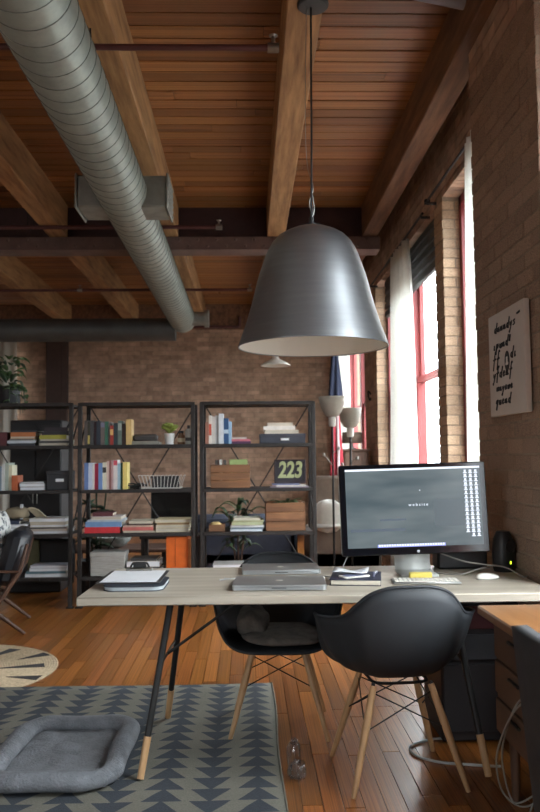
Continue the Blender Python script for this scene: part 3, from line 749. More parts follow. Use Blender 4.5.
# laptops
def laptop(label, loc, rz, w_, d_, h_):
    t = thing('laptop', label, 'laptop', loc, rz, 'closed laptops on the desk')
    def slab(z0, z1): 
        m_ = mb(); rp_ = rrect(w_/2, d_/2, .014, 6); n_ = len(rp_)
        vs = [(p[0], p[1], z0) for p in rp_]+[(p[0], p[1], z1-.0012) for p in rp_]+[(p[0]*.993, p[1]*.993, z1) for p in rp_]
        fs = [tuple(range(n_)), tuple(2*n_+k for k in range(n_))]
        for q in (0, 1): fs += [(q*n_+k, q*n_+(k+1) % n_, (q+1)*n_+(k+1) % n_, (q+1)*n_+k) for k in range(n_)]
        return m_.add(vs, fs)
    b_ = slab(.003, h_*.62).build('base', ALU, t); slab(h_*.66, h_).build('lid', ALU, t)
    for sx_ in (-1, 1):
        for sy_ in (-1, 1): mb().lathe([(.008, 0), (.007, .003), (0, .0031)], 10, (sx_*(w_/2-.03), sy_*(d_/2-.03), 0)).build('rubber_foot', BLACK, b_)
    mb().bbox((0, -d_/2+.0006, h_*.5), (.06, .002, .003), .0005).build('thumb_notch', DARKM, b_)
    mb().lathe([(.016, h_), (.0155, h_+.0004), (0, h_+.0005)], 20).build('lid_emblem', WHITE, t)
laptop('closed silver laptop at the near edge of the desk', (.128, 3.365, DT), math.radians(-3), .385, .25, .024)
laptop('closed silver laptop at the far edge of the desk beside the cables', (.150, 3.80, DT), math.radians(0), .365, .235, .022)
# clipboard on a book
bkx = thing('sketchbook', 'thick rounded grey sketchbook under the clipboard', 'book', (-.475, 3.42, DT), math.radians(-1))
rp_ = rrect(.125, .14, .05, 8); n_ = len(rp_)
def slab2(z0, z1, sc_): return mb().add([(p[0]*sc_, p[1]*sc_, z0) for p in rp_]+[(p[0]*sc_, p[1]*sc_, z1) for p in rp_], [tuple(range(n_)), tuple(n_+k for k in range(n_))]+[(k, (k+1) % n_, n_+(k+1) % n_, n_+k) for k in range(n_)])
slab2(0, .003, 1).build('back_cover', cmat((40, 48, 60)), bkx); slab2(.003, .017, .97).build('page_block', mat('pages_bluegrey', (172, 180, 184), .8, var=.08, scale=90, stretch=(.1,.1,6)), bkx); slab2(.017, .020, 1).build('front_cover', cmat((40, 48, 60)), bkx)
cl = thing('clipboard', 'clipboard holding white paper at the left end of desk', 'clipboard', (-.505, 3.53, DT+.0205), math.radians(-1))
mb().bbox((0, 0, .002), (.27, .36, .004), .001).build('board', mat('clipboard_dark', (48, 46, 46), .5), cl)
for k in range(3): mb().bbox((.002*k, -.008+.002*k, .0048+.0014*k), (.236, .31, .0013), .0004).build('paper_sheet', PAPER, cl)
mb().bbox((0, .155, .012), (.12, .034, .014), .003).build('clip_base', BRASS, cl)
mb().tube(spline([(-.045, .165, .014), (-.03, .17, .040), (0, .172, .030), (.03, .17, .040), (.045, .165, .014)], 20), .005, 8).bbox((0, .165, .032), (.06, .012, .028), .004).build('clip_lever', DARKM, cl)
# notebook with phone and papers
nb_ = thing('notebook', 'thick dark blue notebook with cream pages left of the monitor', 'notebook', (.465, 3.46, DT), math.radians(-10))
mb().bbox((0, 0, .002), (.215, .25, .003), .001).build('back_cover', cmat((40, 42, 58)), nb_)
mb().bbox((.002, -.002, .013), (.207, .243, .019), .002).build('page_block', PAGES, nb_)
mb().bbox((0, 0, .0245), (.215, .25, .003), .001).build('front_cover', cmat((44, 46, 66)), nb_)
ph = thing('phone', 'white phone lying on the dark blue notebook', 'phone', (.45, 3.41, DT+.0262), math.radians(-62))
mb().bbox((0, 0, .004), (.062, .125, .008), .003).build('case', WHITE, ph); mb().bbox((0, 0, .0084), (.054, .1, .0008), .0003).build('phone_screen', mat('phone_blue', (120, 126, 160), .3), ph)
pp = thing('folded_note', 'crumpled folded white note on top of the notebook', 'paper', (.43, 3.47, DT+.036))
def ppf(u, v): return ((u-.5)*.15+.03*v, (v-.5)*.12, .006+.006*math.sin(u*5+v*2)+.012*abs(u-.45))
o = mb().sheet(ppf, 8, 6).build('sheet', PAPER, pp, True, 25); so = o.modifiers.new('thick', 'SOLIDIFY'); so.thickness = .001
pn = mb().tube([(0, 0, .006), (.03, .1, .006)], .005, 8).lathe([(.007, 0), (.007, .02), (0, .021)], 8, (0, 0, .0)).build('pen', mat('pen_grey', (90, 90, 110), .3), None); pn.location = (.535, 3.42, DT+.0262); tag(pn, 'grey pen lying on the notebook beside the phone', 'pen')
# speaker with green light
spk = thing('desk_speaker', 'small black speaker with a green light against the brick pier', 'speaker', (1.19, 3.70, DT), math.radians(20))
mb().lathe([(.044, 0), (.050, .02), (.052, .1), (.046, .15), (.03, .185), (0, .19)], 28).build('body', BLACK, spk)
mb().lathe([(.032, 0), (.028, .004), (.012, .001), (0, .004)], 20, M=Matrix.Translation((0, -.051, .12)) @ Matrix.Rotation(PI/2, 4, 'X')).build('driver', DARKM, spk)
mb().bbox((.0, -.052, .045), (.007, .006, .014), .002).build('status_light', mat('led_green', (60, 90, 10), .4, emit=((190, 230, 40), 2.2)), spk)
bs = mb().bbox((0, 0, .06), (.24, .12, .12), .01).bbox((0, -.0, .13), (.2, .1, .03), .006).build('router_box', BLACK); bs.location = (1.02, 3.84, DT); tag(bs, 'black box behind the right side of the monitor', 'box')
# cables on the desk
def cable(label, pts, r_, m_, n=48):
    o = mb().tube(spline(pts, n), r_, 6).build('cable', m_); return tag(o, label, 'cable')
z_ = DT+.004
cable('grey cable trailing from the monitor to the brick pier', [(.90, 3.74, z_+.08), (.98, 3.62, z_+.055), (1.08, 3.60, z_+.04), (1.16, 3.58, z_+.03), (1.21, 3.50, z_), (1.235, 3.52, z_)], .0035, CABLEG)
cable('grey cable looping behind the keyboard', [(.86, 3.66, z_), (.95, 3.59, z_), (1.05, 3.62, z_+.02), (1.11, 3.66, z_+.02)], .0035, CABLEG)
cable('white cable running from the far laptop to the monitor', [(.0, 3.60, z_), (.1, 3.585, z_), (.2, 3.62, z_), (.33, 3.59, z_), (.41, 3.66, z_), (.48, 3.80, z_+.07), (.56, 3.85, z_+.1)], .0028, CABLEW)
cable('white charger cable coiled between the two laptops', [(-.13, 3.53, z_), (-.06, 3.57, z_), (-.02, 3.54, z_), (.05, 3.58, z_), (.0, 3.60, z_), (-.08, 3.56, z_), (-.11, 3.585, z_)], .003, CABLEW)
cable('white cable looping on the floor under the near chair', [(1.02, 3.28, .006), (.92, 3.30, .006), (.78, 3.34, .006), (.70, 3.42, .006), (.70, 3.52, .006), (.80, 3.60, .006), (.95, 3.64, .006), (1.04, 3.70, .05)], .006, CABLEW)
for k, pts in enumerate(([(.862, 2.42, .56), (.875, 2.62, .46), (.885, 2.76, .34), (.90, 2.88, .2), (.94, 2.95, .05), (.97, 2.93, .01), (1.04, 2.84, .1)],
                         [(.855, 2.42, .54), (.868, 2.62, .44), (.875, 2.78, .31), (.885, 2.90, .17), (.93, 2.97, .03), (.99, 2.90, .01), (1.06, 2.78, .14)],
                         [(.96, 2.80, .01), (.99, 2.82, .06), (1.03, 2.78, .12), (1.10, 2.72, .14)])):
    cable(['pale cord hanging beside the honey wood desk', 'second pale cord hanging just left of the first by the honey desk', 'short pale cord curling up from the floor by the honey desk'][k], pts, .0035, CABLEG)

# ================================================================== SECOND DESK AND FOREGROUND CHAIR
cr = thing('writing_desk', 'honey wood desk with brown pedestal at the right edge', 'desk', (.87, 1.75, 0))
mb().bbox((.3, .645, .683), (.60, 1.29, .034), .006).build('top', ORANGEW, cr)
pd = mb().bbox((.33, 1.02, .45), (.54, .48, .43), .005).build('pedestal', CABW, cr)
for zz in (.58, .45, .31): d_ = mb().bbox((.055, 1.02, zz), (.014, .45, .12), .004).build('drawer', CABW, cr); mb().bbox((.042, 1.02, zz+.03), (.012, .1, .012), .003).build('handle', DARKM, d_)
mb().bbox((.05, .40, .625), (.02, .76, .08), .004).build('apron', CABW, cr)
for xx, yy in ((.1, 1.2), (.1, .84), (.56, 1.2), (.56, .84), (.06, .06), (.56, .06)): mb().tube([(xx, yy, .24 if yy > .5 else .666), (xx, yy, 0)], [.02, .014], 10).build('leg', CABW, cr)
fc = thing('foreground_chair', 'dark grey chair back cropped by the right edge of picture', 'chair', (.768, 1.99, 0), math.radians(90))   # faces the desk
G2 = mat('dark_upholstery', (44, 45, 48), .8, var=.15, scale=20)
def fcb(u, v):
    a = (u-.5)*2.0; z_ = .30+v*.52-.03*(abs(u-.5)*2)**3
    return (.215*math.sin(a)/.84, .03-.09*(1-math.cos(a))+.05*v, z_)
o = mb().sheet(fcb, 20, 12).build('backrest', G2, fc, True, 180); so = o.modifiers.new('thick', 'SOLIDIFY'); so.thickness = .04
mb().bbox((0, -.17, .43), (.38, .38, .06), .02).build('seat', G2, fc)
for sx_ in (-1, 1):
    for yy in (-.02, -.32): mb().tube([(sx_*.15, yy, .42), (sx_*.17, yy, 0)], [.016, .012], 10).build('leg', DARKM, fc)
CP = clear_plastic()
bt = thing('plastic_wrapper', 'crumpled clear plastic wrapper on the floor between the chairs', 'wrapper', (.175, 3.22, .003), 0)
blob(mb(), (0, 0, .068), (.026, .022, .072), 16, 14, 9, .16).build('film', CP, bt, True, 20)
blob(mb(), (.012, -.01, .03), (.032, .028, .034), 14, 8, 3, .2).build('crumple', CP, bt, True, 20)
# canvas with lettering
cv = thing('canvas_sign', 'square pale canvas with black brush lettering on the brick pier', 'sign', (XP-.008, 3.655, 1.71))
mb().bbox((-.014, 0, 0), (.028, .505, .50), .003).build('canvas', mat('canvas_pale', (196, 186, 178), .85, var=.05, bump=.1, bscale=300), cv)
INK = mat('black_ink', (40, 38, 40), .8)
random.seed(11)
GL = {'d': [[(.8,.9),(.3,1),(.1,.4),(.4,0),(.8,.6)], [(1,2.2),(.8,0),(1,.1)]], 'n': [[(.1,1),(.2,0)], [(.2,.6),(.6,1),(.7,0),(1,.3)]], 'u': [[(.1,1),(.2,.1),(.6,.1),(.8,1)], [(.8,1),(.85,0),(1.1,.3)]],
      'l': [[(.3,2.3),(.15,.3),(.6,0)]], 'y': [[(.1,1),(.3,.2),(.7,.5)], [(.9,1),(.3,-1.2),(0,-.9)]], 'p': [[(.2,1.1),(.0,-1.2)], [(.2,.7),(.6,1.1),(.8,.5),(.2,.1)]], 'm': [[(.05,1),(.1,0)], [(.1,.7),(.4,1),(.45,0)], [(.45,.7),(.8,1),(.9,0)]],
      'e': [[(.1,.5),(.7,.7),(.4,1.1),(.05,.5),(.4,0),(.9,.3)]], 'f': [[(.9,2.2),(.5,2.3),(.4,-1)], [(.1,1),(.9,1.1)]], 'i': [[(.3,1),(.3,0),(.6,.2)]], '-': [[(0,2),(1.1,2.2)]], 's': [[(.7,1),(.2,.9),(.7,.2),(.1,0)]], 'q': [[(.8,.9),(.3,1),(.1,.3),(.7,.4)], [(.85,1.1),(.6,-1.2)]], 'w': [[(0,1),(.2,0),(.5,.9),(.7,0),(1,1)]], '!': [[(.4,2),(.3,.6)]]}
rows = [(.155, -.155, .034, 'dnnndys-'), (.075, -.175, .034, 'ipund!'), (.0, -.19, .042, 'ff'), (.01, .07, .036, 'di'), (-.065, -.19, .036, 'yfdenf'), (-.13, -.14, .030, 'mnyewe'), (-.195, -.16, .034, 'quend')]
for zr, xs_, sz, wd in rows:
    m_ = mb(); x_ = xs_
    for ch in wd:
        for g_ in GL[ch]:
            pts = [(-.0288, -(x_+(p[0]+.25*p[1])*sz*.9), zr+p[1]*sz*.62) for p in g_]
            m_.tube(spline(pts, 10) if len(pts) > 2 else pts, .0055 if len(pts) == 2 else .0038, 5)
        x_ += sz*1.32
    stuff(m_.build('lettering', INK, cv))
mb().lathe([(.042, 0), (.042, .002), (0, .0021)], 28, M=Matrix.Translation((-.028, -.02, .0)) @ Matrix.Rotation(-PI/2, 4, 'Y') @ Matrix.Diagonal((1.15, .8, 1, 1))).build('badge', INK, cv)
mb().box((-.0305, -.02, .006), (.001, .022, .03)).box((-.0305, -.02, -.012), (.001, .036, .012)).build('badge_mark', OFFW, cv, False)

# ================================================================== SHELVES
SY, SD = 6.90, .40                                          # front plane and depth of the shelving
SZ = [1.765, 1.395, 1.008, .632, .262]
def sx(px): return -1.45+(px-81)*.00869
BAYS = [(-2.515, -1.535, 'left'), (-1.458, -.48, 'middle'), (-.402, .575, 'right')]
for a, b, nm in BAYS:
    t = thing('shelving_unit', {'left': 'black iron shelving unit at the left beside the leather armchair', 'middle': 'black iron shelving unit in the middle with two rows of upright books', 'right': 'black iron shelving unit on the right with two wooden crates'}[nm], 'shelves', (a, SY, 0), 0, 'black iron shelving units')
    w_ = b-a
    for ux in (0, w_):
        for uy in (.015, SD-.015):
            u_ = mb().bbox((ux, uy, .882), (.035, .03, 1.764), .003).build('upright', SHELFM, t)
            if uy < .1: mb().bbox((ux, uy, .006), (.06, .05, .012), .003).build('foot', SHELFM, u_)
    for z_ in SZ:
        s_ = mb().bbox((w_/2, SD/2, z_-.011), (w_-.036, SD-.02, .02), .003).build('shelf_board', SHELFW, t)
        mb().bbox((w_/2, .006, z_-.014), (w_, .012, .03), .002).bbox((w_/2, SD-.006, z_-.014), (w_, .012, .03), .002).build('shelf_rail', SHELFM, s_)
        r = mb()
        for q in (.27, .73): r.lathe([(.012, 0), (.012, .008), (0, .0085)], 8, M=Matrix.Translation((w_*q, .0, z_-.022)) @ Matrix.Rotation(PI/2, 4, 'X'))
        r.build('bolts', SHELFM, s_)
    for z0_, z1_ in ((.2, 1.74),):
        mb().tube([(.02, SD-.004, z1_), (w_-.02, SD-.004, z0_)], .006, 6).build('cross_brace', SHELFM, t)
        mb().tube([(w_-.02, SD+.006, z1_), (.02, SD+.006, z0_)], .006, 6).build('cross_brace', SHELFM, t)
    for ux in (0, w_):
        for z0_ in (.62, 1.39): mb().tube([(ux, .02, z0_), (ux, SD-.02, z0_+.3)], .007, 6).build('side_brace', SHELFM, t)

ORD = ['first', 'second', 'third', 'fourth', 'fifth', 'sixth', 'seventh', 'eighth', 'ninth', 'tenth', 'eleventh', 'twelfth', 'thirteenth', 'fourteenth']
def book_up(label, x_, z_, w_, h_, d_, colr, group, yf=.03, band=None, lean=0):
    t = thing('book', label, 'book', (x_, SY+yf, z_), 0, group); t.rotation_euler = (0, lean, 0)
    m_ = mb(); c_ = .0025
    m_.b2(0, c_, 0, d_, 0, h_).b2(w_-c_, w_, 0, d_, 0, h_).b2(c_, w_-c_, 0, c_, 0, h_)
    m_.build('cover', cmat(colr), t, False)
    mb().b2(c_, w_-c_, c_, d_-.006, .004, h_-.004).build('page_block', PAGES, t, False)
    if band: mb().b2(.001, w_-.001, -.0008, 0, h_*band[1], h_*band[2]).build('spine_label', cmat(band[0]), t, False)
    return t
def row(books, where, px0, zi, group, unit='row'):
    n_ = len(books)
    for i, (nm, px1, h_, colr, *bd) in enumerate(books):
        w_ = (px1-px0)*.00869
        book_up('%s book, %s from left, upright row %s' % (nm, ORD[i], where), sx(px0)+.0008, SZ[zi]+.001, w_-.0016, h_, .15+.02*(i % 3), colr, group, .03+.006*(i % 4), bd[0] if bd else None)
        px0 = px1
row([('grey brown', 87, .215, (84, 76, 72)), ('black and yellow', 89.5, .20, (60, 56, 44), ((196, 174, 96), .05, .42)), ('charcoal', 93, .215, (70, 70, 72)), ('dark maroon', 96, .205, (66, 42, 46)), ('dark navy', 100, .21, (44, 50, 60)),
     ('taupe', 104, .205, (104, 94, 90), ((120, 120, 140), .75, .95)), ('green', 107.5, .205, (62, 108, 88)), ('pale grey', 109.5, .2, (128, 118, 112)), ('red and yellow', 113, .17, (150, 54, 46), ((224, 180, 110), .5, .8)),
     ('dark teal', 117, .19, (46, 60, 64)), ('grey green', 121, .21, (104, 120, 112), ((160, 168, 160), .6, .9)), ('dark brown', 125.5, .185, (66, 48, 42)), ('tan yellow', 131, .222, (206, 172, 112))],
    'on upper middle shelf', 83.8, 1, 'upright books on the middle unit, upper row')
row([('blue', 88, .232, (100, 124, 172)), ('pale blue', 92, .232, (196, 204, 222)), ('white slim', 94, .225, (222, 216, 208)), ('crimson', 98, .225, (196, 52, 82)), ('mid blue', 102, .23, (110, 140, 190)),
     ('cream with black mark', 106, .235, (214, 210, 190), ((50, 50, 50), .62, .82)), ('pinkish white', 108.5, .245, (212, 186, 178)), ('white and red', 111, .25, (206, 150, 146)), ('dusty pink', 113, .255, (186, 156, 156)),
     ('white with red top', 117, .255, (214, 206, 204), ((206, 80, 96), .82, .99)), ('light blue', 120, .225, (160, 190, 206)), ('dark green', 122.3, .23, (44, 84, 60)), ('yellow', 127, .235, (224, 204, 120))],
    'on lower middle shelf', 84, 2, 'upright books on the middle unit, lower row')
row([('rust brown', 208.5, .19, (160, 110, 92)), ('white', 211.5, .25, (216, 210, 202), ((190, 90, 70), .3, .7)), ('off white', 215, .24, (206, 200, 194)), ('light grey', 218.5, .25, (190, 192, 194)), ('pale grey tall', 223.5, .265, (204, 208, 212)),
     ('navy blue', 228.5, .225, (40, 76, 116), ((180, 200, 214), .4, .55)), ('sky blue', 231.5, .195, (146, 178, 204))],
    'beside the dark grey box', 205, 1, 'upright books on the right unit')
row([('blue grey', 2, .21, (120, 140, 156)), ('white', 5, .23, (206, 208, 204)), ('sage', 8.5, .24, (166, 176, 164)), ('cream', 12, .22, (214, 208, 180)), ('orange brown', 18, .13, (180, 92, 52))],
    'on left unit', -2, 2, 'upright books on the left unit')
def flat_book(label, x0_, x1_, z_, t_, d_, colr, group, yf=.04, pages_front=False, name='book', cat='book', rz=0.):
    t = thing(name, label, cat, ((x0_+x1_)/2, SY+yf+d_/2, z_), rz, group); w_ = x1_-x0_; c_ = min(.004, t_*.2)
    m_ = mb(); m_.b2(-w_/2, w_/2, -d_/2, d_/2, 0, c_).b2(-w_/2, w_/2, -d_/2, d_/2, t_-c_, t_)
    if not pages_front: m_.b2(-w_/2, w_/2, -d_/2, -d_/2+.003, c_, t_-c_)
    m_.build('cover', cmat(colr), t, False)
    mb().b2(-w_/2+.002, w_/2-.005, -d_/2+.004, d_/2-.006, c_, t_-c_).build('page_block', PAGES if pages_front != 2 else PAPER, t, False)
POS = ['bottom', 'second from bottom', 'third from bottom', 'fourth from bottom', 'fifth from bottom', 'sixth from bottom', 'seventh from bottom']
def stack(where, zi, items, group, d_=.26, yf=.04, name='book', cat='book'):
    z_ = SZ[zi]+.001; n_ = len(items)
    for i, (nm, pa, pb, t_, colr, pf) in enumerate(items):
        p_ = 'top' if i == n_-1 and n_ > 1 else POS[i]
        flat_book('%s %s, %s of stack %s' % (nm, name, p_, where), sx(pa), sx(pb), z_, t_-.0006, d_+random.uniform(-.02, .02), colr, group, yf+random.uniform(0, .012), pf, name, cat, random.uniform(-.03, .03))
        z_ += t_
# middle unit stacks
stack('of red and blue books', 3, [('bright red', 84, 119, .052, (204, 48, 54), False), ('blue', 85, 121, .045, (112, 146, 186), False), ('pale blue grey', 87, 123, .016, (170, 184, 196), False), ('white', 91, 121, .03, (206, 200, 198), True), ('dark maroon', 92, 112, .032, (92, 46, 52), False)], 'books stacked on the middle unit, left')
stack('of pink books, middle unit', 3, [('beige', 122, 154, .018, (196, 180, 156), True), ('salmon red', 122, 153, .030, (200, 108, 100), False), ('pinkish', 123, 153, .016, (196, 168, 150), False), ('dark brown', 126, 150, .014, (78, 60, 54), False), ('cream', 128, 152, .022, (200, 192, 172), True)], 'books stacked on the middle unit, centre')
stack('of beige books', 3, [('tan', 155, 188, .038, (182, 164, 132), True), ('cream', 155, 190, .026, (206, 196, 166), True), ('brown', 156, 188, .018, (150, 122, 88), False), ('sand', 155, 190, .030, (200, 186, 150), True)], 'books stacked on the middle unit, right')
# top shelf of the middle unit
t = thing('tray', 'flat pale tray under the dark box beside the upright books', 'tray', (sx(144), SY+.16, SZ[1]+.001))
mb().bbox((0, 0, .012), (.255, .2, .022), .004).build('base', mat('tray_grey', (140, 136, 126), .7), t); mb().bbox((0, -.098, .026), (.255, .006, .012), .002).build('lip', MATS['tray_grey'], t)
t = thing('storage_tin', 'dark ribbed box lying on the pale tray', 'box', (sx(143.6), SY+.15, SZ[1]+.0245))
mb().bbox((0, 0, .035), (.21, .15, .068), .018).build('body', mat('tin_dark', (58, 54, 52), .6), t); mb().bbox((0, 0, .052), (.214, .154, .008), .004).build('lid_seam', mat('tin_seam', (88, 84, 80), .6), t)
def leaf(m_, base, az, ln, wd, droop, rise, n=5):
    """curved leaf blade: starts at base, heads out along az, rising then drooping"""
    ca, sa = math.cos(az), math.sin(az); L_ = []; R_ = []
    for i in range(n+1):
        q = i/n; r_ = ln*q*math.cos(rise*.8)*(1-.15*q); z_ = ln*(math.sin(rise)*q-droop*q*q)
        w_ = wd*math.sin(PI*min(1, .06+q*.94))**.75*.5
        cx_, cy_ = base[0]+ca*r_, base[1]+sa*r_
        L_.append((cx_-sa*w_, cy_+ca*w_, base[2]+z_+w_*.35)); R_.append((cx_+sa*w_, cy_-ca*w_, base[2]+z_+w_*.35)); L_.append((cx_, cy_, base[2]+z_))
    vs = []
    for i in range(n+1): vs += [L_[2*i], L_[2*i+1], R_[i]]
    fs = []
    for i in range(n):
        o_ = i*3; fs += [(o_, o_+1, o_+4, o_+3), (o_+1, o_+2, o_+5, o_+4)]
    return m_.add(vs, fs)
def leaf_part(parent, m_, base, az, ln, wd, droop, rise, name='leaf'):
    o = leaf(mb(), base, az, ln, wd, droop, rise).build(name, m_, parent, True, 180)
    so = o.modifiers.new('thick', 'SOLIDIFY'); so.thickness = .0015; return o
def pot(prof, m_, parent): return mb().lathe(prof, 24).build('pot', m_, parent)
random.seed(21)
t = thing('potted_succulent', 'small lime green succulent in a white pot on the middle unit', 'plant', (sx(168), SY+.12, SZ[1]+.001)); t.scale = (1.12, 1.12, 1.12)
pot([(.028, 0), (.032, .0), (.041, .082), (.041, .088), (.034, .088), (.032, .07), (0, .07)], POTW, t)
for k in range(40):
    a = k*2.4; rr = .006+.008*(k % 4); leaf_part(t, LEAFL, (rr*math.cos(a), rr*math.sin(a), .088+.012*(k % 4)), a, random.uniform(.06, .085), .05, random.uniform(.1, .4), random.uniform(.3, 1.3))
t = thing('glass_jar', 'amber glass jar with dark lid beside the succulent', 'jar', (sx(180), SY+.12, SZ[1]+.001))
mb().lathe([(.03, 0), (.032, .01), (.032, .075), (.02, .09), (.02, .1), (0, .1)], 20).build('body', mat('amber', (112, 78, 52), .25), t); mb().lathe([(.022, .1), (.022, .12), (0, .121)], 16).build('lid', BLACK, t); mb().lathe([(.0325, .02), (.0325, .055), (.0326, .0551)], 20).build('jar_label', cmat((176, 160, 130)), t)
t = thing('spray_can', 'tall pale canister with black cap next to the amber jar', 'canister', (sx(187.5), SY+.12, SZ[1]+.001))
mb().lathe([(.027, 0), (.029, .006), (.029, .12), (.018, .138), (0, .14)], 20).build('body', mat('can_pale', (186, 184, 176), .4), t); mb().lathe([(.014, .138), (.014, .168), (0, .169)], 14).build('cap', BLACK, t); mb().lathe([(.0295, .03), (.0295, .06), (.0296, .0601)], 20).build('can_band', cmat((70, 66, 64)), t)
# wire rack on third shelf
t = thing('wire_letter_rack', 'white wire rack with upright dividers on the middle unit', 'rack', (sx(160), SY+.17, SZ[2]+.001))
mb().tube([(-.17, -.1, .006), (.17, -.1, .006), (.17, .1, .006), (-.17, .1, .006)], .005, 6, True).build('base_frame', OFFW, t)
for k in range(13):
    xx = -.18+k*.03; sp_ = (k-6)*.006
    mb().tube([(xx*.9, -.1, .006), (xx*.95+sp_*.3, -.1, .07), (xx+sp_*.5, -.095, .115), (xx+sp_*.5, .095, .115), (xx*.95+sp_*.3, .1, .07), (xx*.9, .1, .006)], .003, 6).build('wire_divider', OFFW, t)
for k in range(2): mb().bbox((.03, .0+.02*k, .058), (.24, .012, .10), .002).build('envelope', cmat((46, 44, 46)), t)
t = thing('cable_bundle', 'black tangled cord beside the yellow book on the third shelf', 'cord', (sx(131), SY+.12, SZ[2]+.012))
mb().tube(spline([(.05*math.sin(k*2.1)+.01*k-.03, .05*math.cos(k*1.7), .012*(k % 4)) for k in range(12)], 70), .007, 6).build('cord', BLACK, t)
mb().bbox((.03, 0, -.002), (.06, .05, .018), .006).build('adapter', BLACK, t)
# lower shelf of the middle unit
t = thing('document_box', 'white paper covered document box at the bottom of the middle unit', 'box', (sx(107), SY+.16, SZ[4]+.001))
mb().bbox((0, 0, .10), (.295, .22, .2), .004).build('body', mat('printed_paper', (164, 162, 156), .85, var=.16, scale=40, stretch=(.3, 1, 4)), t); mb().bbox((0, 0, .185), (.302, .228, .04), .004).build('lid', mat('box_lid', (170, 168, 162), .85), t)
stack('of pads beside the orange box', 4, [('white', 127, 160, .05, (188, 186, 180), 2), ('grey', 127, 158, .025, (84, 84, 84), False), ('off white', 126, 159, .05, (196, 192, 184), 2), ('dark', 130, 156, .02, (66, 62, 60), False)], 'pads at the bottom of the middle unit')
t = thing('magazine_box', 'bright orange magazine box at the bottom of the middle unit', 'box', (sx(178), SY+.16, SZ[4]+.001))
om = mat('orange_card', (220, 104, 30), .6, var=.08, scale=10)
mb().bbox((-.015, 0, .165), (.19, .23, .33), .004).build('body', om, t); mb().bbox((.088, .01, .155), (.022, .22, .31), .003).build('second_file', mat('orange_card2', (196, 116, 60), .6), t); mb().bbox((-.03, -.117, .2), (.004, .004, .25), .001).build('spine_groove', mat('orange_dark', (160, 70, 20), .6), t)
# right unit
stack('beside the upright blue book', 1, [('dark purple', 230, 251, .022, (84, 52, 84), False), ('pink', 230.5, 250, .018, (196, 108, 120), False), ('mauve grey', 231, 247, .02, (176, 150, 156), True)], 'small books on the right unit', .17)
t = thing('document_case', 'flat dark grey box with a white label holder on the right unit', 'box', (sx(283), SY+.19, SZ[1]+.001))
mb().bbox((0, 0, .042), (.40, .3, .083), .004).build('body', mat('case_dark', (54, 56, 66), .6), t); mb().bbox((0, 0, .07), (.405, .304, .03), .003).build('lid', MATS['case_dark'], t)
lb = mb().bbox((.02, -.1535, .035), (.08, .004, .026), .001).build('label_holder', BRASS, t); mb().bbox((.02, -.156, .035), (.066, .002, .016), .0005).build('label_card', PAPER, lb)
z0_ = SZ[1]+.0862
for i, (nm, pa, pb, t_, c_) in enumerate((('cream', 265, 300, .034, (206, 190, 170)), ('white', 264, 296, .034, (218, 212, 204)), ('ivory', 268, 294, .03, (212, 200, 182)))):
    flat_book('%s book, %s of three lying on the dark grey box' % (nm, ['bottom', 'middle', 'top'][i]), sx(pa), sx(pb), z0_, t_-.0006, .22, c_, 'pale books on the dark grey box', .06, i != 1); z0_ += t_
def crate(label, xc, w_, d_, h_, zi, yf=.03):
    t = thing('wooden_crate', label, 'crate', (xc, SY+yf+d_/2, SZ[zi]+.001), 0, 'wooden crates on the right unit'); k = 3
    for q in range(k):
        zc = h_*(q+.5)/k
        mb().bbox((0, -d_/2+.007, zc), (w_, .014, h_/k-.0015), .003).build('slat', CRATE, t)
        mb().bbox((0, d_/2-.007, zc), (w_, .014, h_/k-.0015), .003).build('slat', CRATE, t)
        for s_ in (-1, 1): mb().bbox((s_*(w_/2-.007), 0, zc), (.014, d_-.03, h_/k-.0015), .003).build('slat', CRATE, t)
    mb().bbox((0, 0, .006), (w_-.03, d_-.03, .01), .002).build('base', CRATE, t)
    return t
crate('wooden crate filled with folders on the third shelf', sx(230), .345, .27, .205, 2)
for k, (px, c_, nm) in enumerate(((216, (60, 56, 54), 'black'), (220, (206, 204, 198), 'white'), (224, (80, 76, 74), 'charcoal'), (238, (150, 168, 106), 'green'))):
    o = mb().bbox((0, 0, .12), ((.025, .02, .02, .16)[k], .2, .225+.008*(k % 2)), .003).build('folder', cmat(c_)); o.location = (sx(px), SY+.165, SZ[2]+.0145); tag(o, '%s folder standing in the wooden crate on the third shelf' % nm, 'folder', 'folders in the crate')
crate('wooden crate with an aloe plant on the fourth shelf', sx(285), .345, .29, .245, 3)
t = thing('aloe_plant', 'spiky green aloe growing out of the wooden crate', 'plant', (sx(286), SY+.18, SZ[3]+.016))
mb().lathe([(.08, 0), (.1, .21), (.1, .22), (.085, .215), (0, .21)], 20).build('pot', POTB, t)
for k in range(20):
    a = k*2.399; leaf_part(t, LEAF, (.02*math.cos(a), .02*math.sin(a), .21), a, random.uniform(.13, .19), .032, .4, random.uniform(.35, .72))
fr = thing('framed_print', 'black framed print with pale numerals 223 leaning on books', 'picture', (sx(291), SY+.2, SZ[2]+.034), 0)
FM = Matrix.Rotation(-.12, 4, 'X')
def fp(name, mbv, m_): o = mbv.build(name, m_, fr); o.matrix_local = FM; return o
fp('panel', mb().bbox((0, 0, .105), (.28, .014, .21), .003), mat('print_black', (36, 32, 38), .5))
for xx, zz, w_, h_ in ((-.135, .105, .014, .21), (.135, .105, .014, .21), (0, .204, .28, .014), (0, .006, .28, .014)): fp('frame_rail', mb().bbox((xx, -.006, zz), (w_, .016, h_), .002), mat('frame_dark', (46, 34, 40), .5))
o = text_mesh('numerals', '223', .20, mat('numeral_green', (164, 168, 122), .8), fr, FM @ Matrix.Translation((.0, -.009, .112)) @ Matrix.Rotation(PI/2, 4, 'X') @ Matrix.Diagonal((.72, 1.0, 1, 1)), bold=.006, shear=.15)
